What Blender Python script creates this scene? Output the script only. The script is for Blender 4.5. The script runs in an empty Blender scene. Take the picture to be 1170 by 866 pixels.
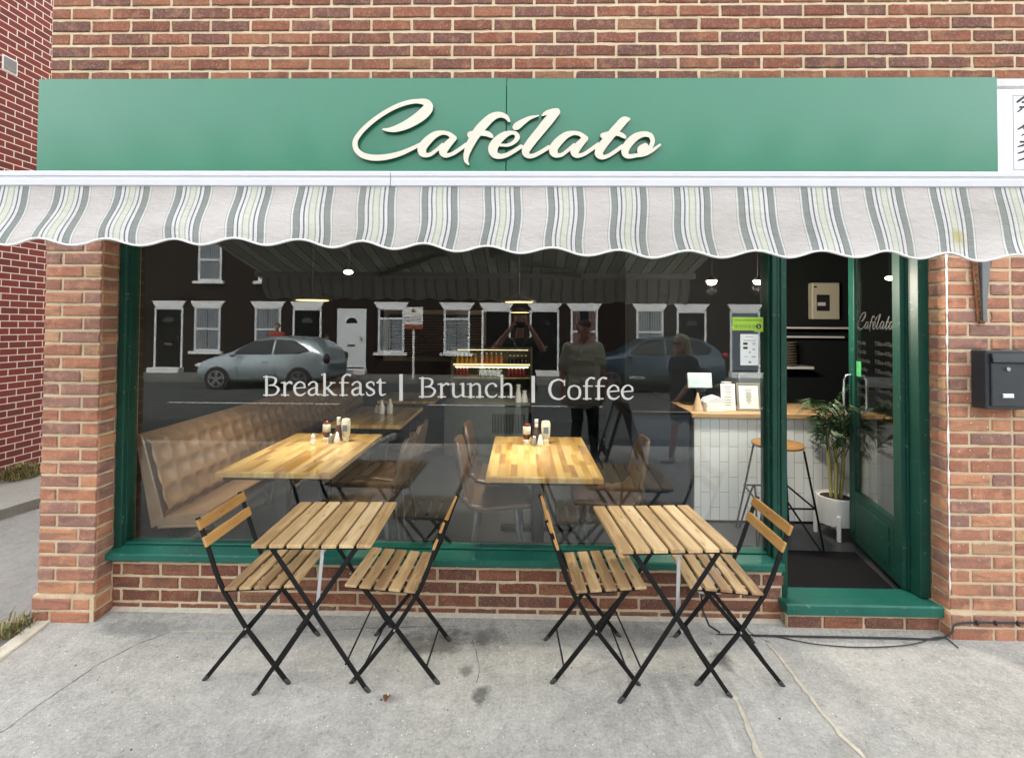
import bpy, bmesh, math, random
import numpy as np
from mathutils import Vector, Matrix
random.seed(7)
C = bpy.context.scene.collection
PI = math.pi

# ------------------------------------------------------------------ camera model (photo is 1170 x 866)
FPX, CY, YAW, PITCH, ROLL, EYE = 549.07, 361.18, -.019, .0194, .0071, 1.72
def _axes():
    cy, sy = math.cos(YAW), math.sin(YAW); cp, sp = math.cos(PITCH), math.sin(PITCH); cr, sr = math.cos(ROLL), math.sin(ROLL)
    f = Vector((sy*cp, cy*cp, sp)); r0 = Vector((cy, -sy, 0)); u0 = r0.cross(f)
    return r0*cr+u0*sr, -r0*sr+u0*cr, f
RX, UX, FX = _axes()
def ray(px, py): return RX*((px-585)/FPX) - UX*((py-CY)/FPX) + FX
def atY(px, py, Y):                                   # the point of the plane y = Y seen at a pixel
    d = ray(px, py); q = d*(Y/d.y); return Vector((q.x, Y, q.z+EYE))
def atZ(px, py, Z):
    d = ray(px, py); q = d*((Z-EYE)/d.z); return Vector((q.x, q.y, Z))
GLASS_Y = 2.92

# ------------------------------------------------------------------ mesh builder
class MB:
    def __init__(s): s.v=[]; s.f=[]; s.mi=[]; s.loc=[]; s.rnd=[]
    def add(s, vs, fs, mi=0, loc=None, rnd=None):
        b=len(s.v); rnd=random.random() if rnd is None else rnd
        vs=[Vector(v) for v in vs]
        s.v+=vs; s.f+=[tuple(i+b for i in f) for f in fs]; s.mi+=[mi]*len(fs)
        s.loc+=[Vector(l) for l in (loc if loc is not None else vs)]; s.rnd+=[rnd]*len(vs)
    def box(s, c, size, M=None, bev=0.0, mi=0, rnd=None, shift=True):
        hx=[d/2 for d in size]; b=min(bev, min(hx)*.9)
        rnd=random.random() if rnd is None else rnd
        order=sorted(range(3), key=lambda a:-size[a])
        V=[]; L=[]; idx={}
        for sx in(-1,1):
            for sy in(-1,1):
                for sz in(-1,1):
                    sg=(sx,sy,sz)
                    for a in range(3 if b>0 else 1):
                        p=[sg[k]*(hx[k]-(b if (b>0 and k!=a) else 0)) for k in range(3)]
                        idx[(sg,a)]=len(V); V.append(p); L.append([p[o] for o in order])
        g=lambda sg,a: idx[(sg, a if b>0 else 0)]
        F=[]
        for a in range(3):
            o=[k for k in range(3) if k!=a]
            for sa in(-1,1):
                cs=[]
                for q,w in((-1,-1),(1,-1),(1,1),(-1,1)):
                    sg=[0,0,0]; sg[a]=sa; sg[o[0]]=q; sg[o[1]]=w; cs.append(tuple(sg))
                F.append([g(x,a) for x in cs])
            if b>0:
                for q in(-1,1):
                    for w in(-1,1):
                        A=[0,0,0]; A[a]=-1; A[o[0]]=q; A[o[1]]=w; B=list(A); B[a]=1; A=tuple(A); B=tuple(B)
                        F.append([g(A,o[0]),g(A,o[1]),g(B,o[1]),g(B,o[0])])
        if b>0:
            for sx in(-1,1):
                for sy in(-1,1):
                    for sz in(-1,1): F.append([idx[((sx,sy,sz),a)] for a in range(3)])
        c=Vector(c)
        V=[(c+(M@Vector(p) if M is not None else Vector(p))) for p in V]
        off=Vector((rnd*13.7,rnd*7.1,rnd*3.3)) if shift else Vector((0,0,0))
        s.add(V,F,mi,[Vector(l)+off for l in L],rnd)
    def brick(s, c, w, th, h, M, R, mi=0, rnd=0.0, chip=1.0):      # a brick with a worn outline and an uneven face; M: columns along, outward, up
        c=Vector(c); nu=max(4,int(w/.024)); nv=4; V=[];L=[];F=[]; off=Vector((rnd*13.7,rnd*7.1,rnd*3.3))
        ph=[R.uniform(0,6.3) for _ in range(4)]; bow=R.uniform(-.0012,.0012)
        for j in range(nv+1):
            for i in range(nu+1):
                a=-w/2+w*i/nu; b=-h/2+h*j/nv; n=th/2+.0007*math.sin(a*55+ph[0])+.0006*math.sin(b*120+a*30+ph[1])+bow*(1-(2*a/w)**2)+R.uniform(-.0004,.0004)
                ei=i in(0,nu); ej=j in(0,nv); k=R.random()
                e=(R.uniform(0,.0022)+(R.uniform(.002,.006) if k>.93 else 0))*chip
                if ei: a-=math.copysign(e,a)
                if ej: b-=math.copysign(e*.8,b)
                if ei or ej: n-=.0035+(.003 if k>.93 else 0)
                elif i in(1,nu-1) : a=math.copysign(w/2-.006,a)
                if (not ej) and j in(1,nv-1): b=math.copysign(h/2-.006,b)
                V.append(c+M@Vector((a,n,b))); L.append(Vector((a,b,n))+off)
        for j in range(nv):
            for i in range(nu): q=j*(nu+1)+i; F.append((q,q+1,q+nu+2,q+nu+1))
        rim=[i for i in range(nu+1)]+[(nu+1)*j+nu for j in range(1,nv+1)]+[(nu+1)*nv+i for i in range(nu-1,-1,-1)]+[(nu+1)*j for j in range(nv-1,0,-1)]
        base=len(V)
        for q in rim:
            p=V[q]; V.append(p-M@Vector((0,th*.5,0))); L.append(L[q])
        m=len(rim)
        for k in range(m): F.append((rim[k],base+k,base+(k+1)%m,rim[(k+1)%m]))
        s.add(V,F,mi,L,rnd)
    def bx(s, x0,x1,y0,y1,z0,z1, bev=0.0, mi=0, rnd=None, shift=True):
        s.box(((x0+x1)/2,(y0+y1)/2,(z0+z1)/2),(abs(x1-x0),abs(y1-y0),abs(z1-z0)),None,bev,mi,rnd,shift)
    def bar(s, p0, p1, w, h, up=(0,0,1), bev=0.0, mi=0, rnd=None, ext=0.0):
        p0=Vector(p0); p1=Vector(p1); t=(p1-p0); ln=t.length; t.normalize(); up=Vector(up)
        sd=t.cross(up)
        if sd.length<1e-6: sd=t.cross(Vector((0,1,0)))
        sd.normalize(); u2=sd.cross(t)
        M=Matrix((t,sd,u2)).transposed()
        s.box((p0+p1)/2,(ln+2*ext,w,h),M,bev,mi,rnd)
    def tube(s, pts, r, n=8, mi=0, cap=True, rnd=None):
        pts=[Vector(p) for p in pts]; rs=r if isinstance(r,(list,tuple)) else [r]*len(pts)
        V=[];F=[];L=[]; ref=None; acc=0
        for i,p in enumerate(pts):
            t=(pts[min(i+1,len(pts)-1)]-pts[max(i-1,0)]).normalized()
            if ref is None:
                a=Vector((0,0,1)) if abs(t.z)<.9 else Vector((0,1,0)); ref=t.cross(a).normalized()
            else: ref=(ref-t*ref.dot(t)).normalized()
            q=t.cross(ref)
            if i: acc+=(p-pts[i-1]).length
            for k in range(n):
                an=2*PI*k/n; V.append(p+(ref*math.cos(an)+q*math.sin(an))*rs[i]); L.append((acc,math.cos(an)*rs[i],math.sin(an)*rs[i]))
        m=len(pts)
        for i in range(m-1):
            for k in range(n): F.append((i*n+k,i*n+(k+1)%n,(i+1)*n+(k+1)%n,(i+1)*n+k))
        if cap: F.append(tuple(range(n))[::-1]); F.append(tuple((m-1)*n+k for k in range(n)))
        s.add(V,F,mi,L,rnd)
    def sweep(s, pts, w, h, side, mi=0, rnd=None):          # flat bar along a bent path; side = width axis
        pts=[Vector(p) for p in pts]; sd=Vector(side).normalized(); V=[];F=[]
        for i,p in enumerate(pts):
            t=(pts[min(i+1,len(pts)-1)]-pts[max(i-1,0)]).normalized(); nn=sd.cross(t).normalized()
            for a,b in((-1,-1),(1,-1),(1,1),(-1,1)): V.append(p+sd*(a*w/2)+nn*(b*h/2))
        m=len(pts)
        for i in range(m-1):
            for k in range(4): F.append((i*4+k,i*4+(k+1)%4,(i+1)*4+(k+1)%4,(i+1)*4+k))
        F.append((0,1,2,3)); F.append(tuple((m-1)*4+k for k in range(4)))
        s.add(V,F,mi,None,rnd)
    def lathe(s, c, prof, n=20, mi=0, sx=1, sy=1, rnd=None):
        c=Vector(c); V=[];F=[]
        for r,z in prof:
            for k in range(n): V.append(c+Vector((r*sx*math.cos(2*PI*k/n),r*sy*math.sin(2*PI*k/n),z)))
        m=len(prof)
        for i in range(m-1):
            for k in range(n): F.append((i*n+k,i*n+(k+1)%n,(i+1)*n+(k+1)%n,(i+1)*n+k))
        F.append(tuple(range(n))[::-1]); F.append(tuple((m-1)*n+k for k in range(n)))
        s.add(V,F,mi,[v-c for v in V],rnd)
    def prism(s, poly, o, ux, uy, depth, mi=0, rnd=None):     # 2D polygon in the plane (o, ux, uy), pushed along ux x uy
        o=Vector(o);ux=Vector(ux);uy=Vector(uy);nz=ux.cross(uy).normalized()*depth;n=len(poly)
        V=[o+ux*a+uy*b for a,b in poly]; V+=[v+nz for v in V]
        F=[tuple(range(n)),tuple(range(n,2*n))[::-1]]+[(i,i+n,(i+1)%n+n,(i+1)%n) for i in range(n)]
        s.add(V,F,mi,None,rnd)
    def grid(s, fn, nu, nv, mi=0, loc=None, rnd=None):
        V=[];L=[]
        for j in range(nv+1):
            for i in range(nu+1):
                V.append(fn(i/nu,j/nv)); L.append(loc(i/nu,j/nv) if loc else V[-1])
        F=[(j*(nu+1)+i,j*(nu+1)+i+1,(j+1)*(nu+1)+i+1,(j+1)*(nu+1)+i) for j in range(nv) for i in range(nu)]
        s.add(V,F,mi,L,rnd)
    def sphere(s, c, r, n=12, m=8, mi=0, rnd=None):
        rr=r if isinstance(r,(tuple,list)) else (r,r,r); c=Vector(c);V=[];F=[]
        for j in range(m+1):
            t=PI*j/m
            for i in range(n): p=2*PI*i/n; V.append(c+Vector((rr[0]*math.sin(t)*math.cos(p),rr[1]*math.sin(t)*math.sin(p),rr[2]*math.cos(t))))
        for j in range(m):
            for i in range(n): F.append((j*n+i,j*n+(i+1)%n,(j+1)*n+(i+1)%n,(j+1)*n+i))
        s.add(V,F,mi,None,rnd)
    def capsule(s, a, ra, b, rb, n=12):
        a=Vector(a); b=Vector(b); t=(b-a); ln=max(t.length,1e-5); t=t/ln
        pts=[];rs=[]
        for k in range(6):
            an=-PI/2+PI/2*k/5; pts.append(a+t*(ra*math.sin(an))); rs.append(max(ra*math.cos(an),1e-3))
        for k in range(6):
            an=PI/2*k/5; pts.append(b+t*(rb*math.sin(an))); rs.append(max(rb*math.cos(an),1e-3))
        s.tube(pts,rs,n)
    def build(s, name, mats, parent=None, smooth=None, recalc=True):
        off=Vector((0,0,0)); q=parent
        while q is not None: off+=q.location; q=q.parent
        me=bpy.data.meshes.new(name)
        me.from_pydata([tuple(v-off) for v in s.v],[],s.f)
        if not isinstance(mats,(list,tuple)): mats=[mats]
        for m in mats: me.materials.append(m)
        me.polygons.foreach_set('material_index',s.mi)
        a=me.attributes.new('loc','FLOAT_VECTOR','POINT'); a.data.foreach_set('vector',[c for l in s.loc for c in l])
        a=me.attributes.new('rnd','FLOAT','POINT'); a.data.foreach_set('value',s.rnd)
        if recalc:
            bm=bmesh.new(); bm.from_mesh(me); bmesh.ops.recalc_face_normals(bm,faces=bm.faces); bm.to_mesh(me); bm.free()
        if smooth is not None:
            me.shade_smooth(); me.set_sharp_from_angle(angle=math.radians(smooth))
        me.update()
        o=bpy.data.objects.new(name,me); C.objects.link(o)
        if parent is not None: o.parent=parent
        return o

def tag(o, label=None, cat=None, group=None, kind=None):
    if label: o['label']=label
    if cat: o['category']=cat
    if group: o['group']=group
    if kind: o['kind']=kind
    return o
def thing(name, label, cat, loc=(0,0,0), group=None, rz=0):
    o=bpy.data.objects.new(name,None); C.objects.link(o); o.location=loc; o.rotation_euler=(0,0,rz); o.empty_display_size=.1
    return tag(o,label,cat,group)
def relabel_copy(root, loc, rz, label, group=None):
    r=root.copy(); C.objects.link(r); r.location=loc; r.rotation_euler=(0,0,rz); r['label']=label
    if group: r['group']=group
    for ch in list(root.children):
        c=ch.copy(); C.objects.link(c); c.parent=r
        for g in list(ch.children):
            d=g.copy(); C.objects.link(d); d.parent=c
    return r

# ------------------------------------------------------------------ materials
class N:
    def __init__(s,m): s.t=m.node_tree; s.n=s.t.nodes; s.l=s.t.links
    def __call__(s,kind,ins=None,**kw):
        x=s.n.new(kind)
        for k,v in kw.items(): setattr(x,k,v)
        for k,v in (ins or {}).items(): s.set(x,k,v)
        return x
    def set(s,x,k,v):
        i=x.inputs[k]
        if isinstance(v,bpy.types.NodeSocket): s.l.new(v,i)
        elif isinstance(v,bpy.types.Node): s.l.new(v.outputs[0],i)
        else: i.default_value=v
    def math(s,op,a,b=0.0,c=None,clamp=False):
        x=s('ShaderNodeMath',operation=op,use_clamp=clamp); s.set(x,0,a); s.set(x,1,b)
        if c is not None: s.set(x,2,c)
        return x.outputs[0]
    def mix(s,f,a,b,blend='MIX'):
        x=s('ShaderNodeMix',data_type='RGBA',blend_type=blend); s.set(x,0,f); s.set(x,6,a); s.set(x,7,b); return x.outputs[2]
    def noise(s,vec,scale,detail=4,rough=.55,dist=0):
        x=s('ShaderNodeTexNoise'); s.set(x,'Scale',scale); s.set(x,'Detail',detail); s.set(x,'Roughness',rough); s.set(x,'Distortion',dist)
        if vec is not None: s.set(x,'Vector',vec)
        return x.outputs['Fac']
    def ramp(s,f,stops,interp='LINEAR'):
        x=s('ShaderNodeValToRGB'); cr=x.color_ramp; cr.interpolation=interp; s.set(x,'Fac',f)
        while len(cr.elements)<len(stops): cr.elements.new(1)
        for e,(p,c) in zip(cr.elements,stops): e.position=p; e.color=c if len(c)==4 else (*c,1)
        return x.outputs[0]
    def attr(s,name): return s('ShaderNodeAttribute',attribute_name=name)
    def mapv(s,vec,scale=(1,1,1),loc=(0,0,0),rot=(0,0,0)):
        return s('ShaderNodeMapping',{'Vector':vec,'Scale':scale,'Location':loc,'Rotation':rot}).outputs[0]
    def bump(s,h,strength=.3,dist=.002,nrm=None):
        x=s('ShaderNodeBump',{'Height':h,'Strength':strength,'Distance':dist})
        if nrm is not None: s.set(x,'Normal',nrm)
        return x.outputs[0]
def newmat(name):
    m=bpy.data.materials.new(name); m.use_nodes=True; n=N(m); return m,n,n.n['Principled BSDF']
def c4(c): return (*c,1)
def plain(name,col,rough=.5,metal=0,var=.15,scale=12,bump=.0,spec=.5,coat=0,dirt=None,rvar=.1):
    m,n,b=newmat(name); pos=n('ShaderNodeTexCoord').outputs['Object']
    f=n.noise(pos,scale,5); g=n.noise(pos,scale*7,3)
    lo=tuple(x*(1-var) for x in col); hi=tuple(min(1,x*(1+var)) for x in col)
    k=n.math('ADD',n.math('MULTIPLY',f,.7),n.math('MULTIPLY',g,.3))
    cc=n.ramp(k,[(.3,lo),(.7,hi)])
    if dirt:
        dm=n.ramp(n.noise(pos,dirt[1],6,.65),[(dirt[2],(0,0,0)),(min(dirt[2]+.12,1),(1,1,1))]); cc=n.mix(dm,cc,c4(dirt[0]))
    n.set(b,'Base Color',cc); n.set(b,'Roughness',n.math('ADD',rough-rvar/2,n.math('MULTIPLY',f,rvar),clamp=True)); n.set(b,'Metallic',metal)
    n.set(b,'Specular IOR Level',spec); n.set(b,'Coat Weight',coat)
    if bump: n.set(b,'Normal',n.bump(g,bump,.003))
    return m
def emit(name,col,s):
    m,n,b=newmat(name); n.set(b,'Base Color',c4(col)); n.set(b,'Emission Color',c4(col)); n.set(b,'Emission Strength',s); return m

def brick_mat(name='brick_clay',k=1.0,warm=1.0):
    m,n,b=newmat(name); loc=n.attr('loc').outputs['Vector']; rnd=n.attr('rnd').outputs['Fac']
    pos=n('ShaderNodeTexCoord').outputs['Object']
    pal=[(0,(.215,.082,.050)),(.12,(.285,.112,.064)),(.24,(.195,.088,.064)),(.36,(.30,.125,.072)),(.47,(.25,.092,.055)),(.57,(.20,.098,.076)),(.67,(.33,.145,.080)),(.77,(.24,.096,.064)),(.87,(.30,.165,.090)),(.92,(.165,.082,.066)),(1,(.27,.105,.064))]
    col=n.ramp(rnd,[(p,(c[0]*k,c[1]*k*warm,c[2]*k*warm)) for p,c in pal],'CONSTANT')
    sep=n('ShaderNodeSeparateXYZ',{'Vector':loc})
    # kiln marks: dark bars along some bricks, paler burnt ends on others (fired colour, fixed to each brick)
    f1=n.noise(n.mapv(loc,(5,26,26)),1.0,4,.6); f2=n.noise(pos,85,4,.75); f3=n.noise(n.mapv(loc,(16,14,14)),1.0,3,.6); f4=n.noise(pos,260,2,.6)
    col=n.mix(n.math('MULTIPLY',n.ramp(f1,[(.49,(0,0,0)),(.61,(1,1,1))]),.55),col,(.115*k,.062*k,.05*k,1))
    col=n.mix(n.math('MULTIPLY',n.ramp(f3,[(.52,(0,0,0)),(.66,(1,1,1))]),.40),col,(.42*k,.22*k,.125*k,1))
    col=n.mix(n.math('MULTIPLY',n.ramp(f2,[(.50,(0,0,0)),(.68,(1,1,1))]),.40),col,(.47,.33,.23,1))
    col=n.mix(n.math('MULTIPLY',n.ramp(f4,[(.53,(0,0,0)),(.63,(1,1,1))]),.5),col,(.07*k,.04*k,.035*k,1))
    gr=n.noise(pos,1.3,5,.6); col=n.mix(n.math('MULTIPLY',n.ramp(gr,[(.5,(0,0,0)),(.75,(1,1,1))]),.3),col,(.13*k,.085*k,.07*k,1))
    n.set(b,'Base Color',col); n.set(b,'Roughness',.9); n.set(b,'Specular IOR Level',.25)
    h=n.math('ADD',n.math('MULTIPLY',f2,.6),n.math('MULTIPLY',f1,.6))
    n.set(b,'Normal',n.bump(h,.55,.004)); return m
def mortar_mat():
    m,n,b=newmat('mortar'); pos=n('ShaderNodeTexCoord').outputs['Object']
    f=n.noise(pos,9,5); g=n.noise(pos,140,3)
    n.set(b,'Base Color',n.ramp(n.math('ADD',n.math('MULTIPLY',f,.6),n.math('MULTIPLY',g,.4)),[(.3,(.46,.36,.23)),(.7,(.70,.585,.41))])); n.set(b,'Roughness',.95); n.set(b,'Specular IOR Level',.15)
    n.set(b,'Normal',n.bump(g,.6,.003)); return m
def wood_mat(name,a,bc,c,rough=.45,streak=1.0,coat=0.0):
    m,n,b=newmat(name); loc=n.attr('loc').outputs['Vector']; rnd=n.attr('rnd').outputs['Fac']
    v=n.mapv(loc,(3,34,34)); f=n.noise(v,1.0,6,.6,.6); g=n.noise(n.mapv(loc,(8,220,220)),1.0,3,.6)
    k=n.math('ADD',n.math('MULTIPLY',f,.75),n.math('MULTIPLY',n.math('SUBTRACT',rnd,.5),.34*streak))
    col=n.ramp(n.math('ADD',k,n.math('MULTIPLY',n.math('SUBTRACT',g,.5),.22)),[(.22,a),(.42,bc),(.62,c)])
    kn=n('ShaderNodeTexVoronoi',{'Vector':n.mapv(loc,(4.5,16,16)),'Scale':1.0}); kd=n.ramp(kn.outputs['Distance'],[(.03,(1,1,1)),(.14,(0,0,0))])
    col=n.mix(n.math('MULTIPLY',kd,.55),col,c4(tuple(x*.35 for x in a)))
    n.set(b,'Base Color',col); n.set(b,'Roughness',n.math('ADD',rough,n.math('MULTIPLY',g,.15))); n.set(b,'Coat Weight',coat)
    n.set(b,'Normal',n.bump(g,.25,.001)); return m
def block_mat():                                    # butcher block strips
    m,n,b=newmat('butcher_block'); loc=n('ShaderNodeTexCoord').outputs['Object']
    sw=n.mapv(loc,(1,1,1),(0,0,0),(0,0,PI/2))
    br=n('ShaderNodeTexBrick',{'Vector':sw,'Color1':(0,0,0,1),'Color2':(1,1,1,1),'Mortar':(.35,.35,.35,1),'Scale':1.0,'Mortar Size':.0006,'Brick Width':.26,'Row Height':.042,'Bias':0.0},offset=.37,offset_frequency=3)
    sid=n('ShaderNodeSeparateColor',{'Color':br.outputs['Color']}).outputs[0]
    f=n.noise(n.mapv(loc,(40,3,3)),1.0,5,.6)
    k=n.math('ADD',n.math('MULTIPLY',sid,.5),n.math('MULTIPLY',f,.5))
    col=n.ramp(k,[(.12,(.20,.095,.028)),(.35,(.39,.22,.07)),(.55,(.52,.335,.11)),(.8,(.64,.46,.19))])
    n.set(b,'Base Color',col); n.set(b,'Roughness',.28); n.set(b,'Coat Weight',.3); n.set(b,'Coat Roughness',.15); return m
SMX=atY(1101,266,1.43).x
def stripe_mat(name='striped_canvas',cols=None,trans=.13):
    m,n,b=newmat(name); loc=n.attr('loc').outputs['Vector']; x=n('ShaderNodeSeparateXYZ',{'Vector':loc}).outputs[0]
    ph=n.math('FRACT',n.math('DIVIDE',n.math('ADD',x,10.0),.193))
    ph=n.math('ABSOLUTE',n.math('SUBTRACT',ph,.5))              # mirror about the middle of each group
    beige,sage,white,navy,olive,cream=cols or ((.60,.57,.55),(.275,.30,.285),(.68,.68,.67),(.15,.16,.185),(.40,.43,.31),(.63,.64,.57))
    col=n.ramp(n.math('MULTIPLY',ph,1.565),[(0,cream),(.055,cream),(.06,olive),(.085,olive),(.09,white),(.165,white),(.17,navy),(.20,navy),(.205,white),(.275,white),(.28,navy),(.30,sage),(.44,sage),(.445,white),(.48,white),(.485,sage),(.50,beige)],'CONSTANT')
    pos=n('ShaderNodeTexCoord').outputs['Object']
    w=n('ShaderNodeTexWave',{'Vector':n.mapv(loc,(1,0,0)),'Scale':55.0},wave_type='BANDS').outputs['Fac']
    col=n.mix(n.math('MULTIPLY',w,.10),col,(.30,.28,.28,1))
    sm=n('ShaderNodeVectorMath',{0:n.mapv(loc,(1,.19,0),(-SMX,-.19*.72,0))},operation='LENGTH').outputs['Value']
    sm=n.math('ADD',sm,n.math('MULTIPLY',n.math('SUBTRACT',n.noise(pos,60,4,.7),.5),.03)); col=n.mix(n.math('MULTIPLY',n.ramp(sm,[(.008,(1,1,1)),(.03,(0,0,0))]),.6),col,(.42,.34,.05,1))
    d=n.noise(pos,5,6,.6); col=n.mix(n.math('MULTIPLY',n.ramp(d,[(.48,(0,0,0)),(.75,(1,1,1))]),.3),col,(.36,.34,.29,1))
    tr=n('ShaderNodeBsdfTranslucent',{'Color':n.mix(.5,col,(.35,.36,.28,1))}); df=n('ShaderNodeBsdfDiffuse',{'Color':col,'Roughness':.6})
    wv=n.noise(n.mapv(loc,(900,160,1)),1.0,2); wr=n.bump(n.math('ADD',n.noise(n.mapv(pos,(5,5,9)),2.2,5,.6),n.math('MULTIPLY',wv,.08)),.6,.016); n.set(df,'Normal',wr)
    mx=n('ShaderNodeMixShader',{0:trans,1:df.outputs[0],2:tr.outputs[0]}); n.l.new(mx.outputs[0],n.n['Material Output'].inputs[0]); return m
def glass_mat(name,r0=.05,tint=(.93,.97,.95),waver=.0):
    m,n,b=newmat(name); n.n.remove(b)
    ge=n('ShaderNodeNewGeometry'); dt=n('ShaderNodeVectorMath',{0:ge.outputs['Incoming'],1:ge.outputs['Normal']},operation='DOT_PRODUCT').outputs['Value']
    f=n.math('ADD',n.math('MULTIPLY',n.math('POWER',n.math('SUBTRACT',1.0,n.math('ABSOLUTE',dt)),5.0),1-r0),r0,clamp=True)     # Schlick, the same from both sides
    tr=n('ShaderNodeBsdfTransparent',{'Color':c4(tint)}); gl=n('ShaderNodeBsdfGlossy',{'Color':(1,1,1,1),'Roughness':0.0})
    if waver:
        pos=n('ShaderNodeTexCoord').outputs['Object']; n.set(gl,'Normal',n.bump(n.noise(pos,1.2,1),waver,.01))
    mx=n('ShaderNodeMixShader',{0:f,1:tr.outputs[0],2:gl.outputs[0]}); n.l.new(mx.outputs[0],n.n['Material Output'].inputs[0]); return m
def asphalt_mat(name,lo,hi,stains=(),sp=1.0,patch=.3):
    m,n,b=newmat(name); pos=n('ShaderNodeTexCoord').outputs['Object']
    a=n.noise(pos,1.1,6,.6); f=n.noise(pos,13,6,.65); g=n.noise(pos,230*sp,3,.7)
    g2=n.noise(pos,58*sp,4,.85)
    k=n.math('ADD',n.math('ADD',n.math('MULTIPLY',a,.26),n.math('MULTIPLY',f,.20)),n.math('ADD',n.math('MULTIPLY',g,.22),n.math('MULTIPLY',g2,.36)))
    col=n.ramp(k,[(.41,lo),(.62,hi)])
    sc_=n.noise(n.mapv(pos,(26,1.6,1),(0,0,0),(0,0,.7)),1.0,5,.75); col=n.mix(n.math('MULTIPLY',n.ramp(sc_,[(.60,(0,0,0)),(.68,(1,1,1))]),.22),col,c4(tuple(min(1,x*1.35) for x in hi)))
    vo=n('ShaderNodeTexVoronoi',{'Vector':pos,'Scale':48.0*sp}); chip=n.math('MULTIPLY',n.ramp(vo.outputs['Distance'],[(.09,(1,1,1)),(.19,(0,0,0))]),n.ramp(n.noise(pos,22,2),[(.52,(0,0,0)),(.58,(1,1,1))]))
    dkv=n('ShaderNodeTexVoronoi',{'Vector':n.mapv(pos,(1,1,1),(3.3,1.7,0)),'Scale':40.0*sp}); col=n.mix(n.math('MULTIPLY',n.math('MULTIPLY',n.ramp(dkv.outputs['Distance'],[(.10,(1,1,1)),(.22,(0,0,0))]),n.ramp(n.noise(pos,17,2),[(.55,(0,0,0)),(.62,(1,1,1))])),.6),col,c4(tuple(x*.45 for x in lo)))
    col=n.mix(n.math('MULTIPLY',chip,.9),col,c4(tuple(min(1,x*1.5) for x in hi)))
    dk=n.math('MULTIPLY',n.ramp(n.noise(pos,2.6,7,.7,.6),[(.55,(0,0,0)),(.72,(1,1,1))]),patch)
    col=n.mix(dk,col,c4(tuple(x*.62 for x in lo)))
    gum=n('ShaderNodeTexVoronoi',{'Vector':pos,'Scale':3.3}); col=n.mix(n.math('MULTIPLY',n.ramp(gum.outputs['Distance'],[(.04,(1,1,1)),(.055,(0,0,0))]),.25),col,c4(tuple(x*.5 for x in lo)))
    for (x,y,r,sx,s) in stains:
        d=n('ShaderNodeVectorMath',{0:n.mapv(pos,(1/sx,1,0),(-x/sx,-y,0))},operation='LENGTH').outputs['Value']
        d=n.math('ADD',d,n.math('MULTIPLY',n.math('SUBTRACT',n.noise(pos,9,5,.7),.5),r*2.6))
        mk=n.math('MULTIPLY',n.ramp(n.math('DIVIDE',d,r),[(.35,(1,1,1)),(1,(0,0,0))]),s)
        col=n.mix(mk,col,c4(tuple(x2*.33 for x2 in lo)))
    n.set(b,'Base Color',col); n.set(b,'Roughness',.93); n.set(b,'Specular IOR Level',.25)
    n.set(b,'Normal',n.bump(n.math('ADD',n.math('ADD',g,g2),n.math('MULTIPLY',f,.7)),.8,.006)); return m

BRICK=brick_mat('brick_clay',.84,.90); PIERBRICK=brick_mat('pier_brick_clay_lit',1.62,1.08); MORTAR=mortar_mat()  # pier bricks: paler copy of the wall brick, stronger light put into its colour
WOOD=wood_mat('pale_slat_wood',(.36,.225,.10),(.58,.40,.20),(.74,.56,.325),.6)
WOODSEAT=wood_mat('weathered_slat_wood',(.25,.15,.07),(.45,.305,.15),(.63,.465,.265),.6)
WOODBACK=wood_mat('honey_slat_wood',(.33,.165,.045),(.48,.26,.08),(.56,.33,.12),.5)
STEEL=plain('black_steel',(.0035,.0035,.004),.5,0,.25,30,.05,.3)
ZINC=plain('zinc_strut',(.55,.56,.58),.35,.6,.1,30)
RUBBER=plain('grey_plastic_foot',(.03,.03,.03),.6)
def green_paint(name,col,rough=.3,dirt=True,coat=.0,cior=1.5,crough=.2):
    m,n,b=newmat(name); pos=n('ShaderNodeTexCoord').outputs['Object']
    f=n.noise(pos,5,5,.6); g=n.noise(n.mapv(pos,(60,60,6)),1,3)
    cc=n.ramp(f,[(.3,tuple(x*(.82 if dirt else .97) for x in col)),(.7,tuple(x*(1.15 if dirt else 1.03) for x in col))])
    if dirt:
        ch=n.math('MULTIPLY',n.ramp(n.noise(pos,26,6,.75),[(.62,(0,0,0)),(.67,(1,1,1))]),.4); cc=n.mix(ch,cc,(.30,.38,.34,1))
    n.set(b,'Base Color',cc); n.set(b,'Roughness',n.math('ADD',rough-.06,n.math('MULTIPLY',f,.14 if dirt else .06))); n.set(b,'Coat Weight',coat); n.set(b,'Coat Roughness',crough); n.set(b,'Coat IOR',cior); n.set(b,'Specular IOR Level',.5 if not dirt else .3)
    n.set(b,'Normal',n.bump(n.math('ADD',g,f),.12 if dirt else .02,.002)); return m
GREEN=green_paint('green_gloss_paint',(.006,.052,.036),.46)
GREENSILL=green_paint('green_sill_paint',(.014,.115,.085),.35)
GREENSIGN=green_paint('green_fascia_panel',(.004,.148,.076),.4,False,.32,1.5,.14)
CREAM=plain('cream_acrylic',(.60,.555,.46),.4,0,.04)
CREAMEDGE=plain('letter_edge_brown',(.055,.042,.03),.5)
WHITEV=plain('white_vinyl',(.86,.87,.86),.5,0,.03)
WHITEALU=plain('white_aluminium',(.60,.61,.64),.32,0,.04,8,.0,.5,.2,((.55,.55,.55),18,.66))
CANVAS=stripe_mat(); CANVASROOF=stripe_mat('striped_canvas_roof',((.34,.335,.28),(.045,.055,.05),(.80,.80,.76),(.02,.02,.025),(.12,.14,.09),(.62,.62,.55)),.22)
HEMW=plain('white_hem_binding',(.66,.66,.64),.7,0,.05)
WINGLASS=glass_mat('window_glass',.044,(.97,.985,.98))
DOORGLASS=glass_mat('door_glass',.11,(.95,.98,.97))
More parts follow.
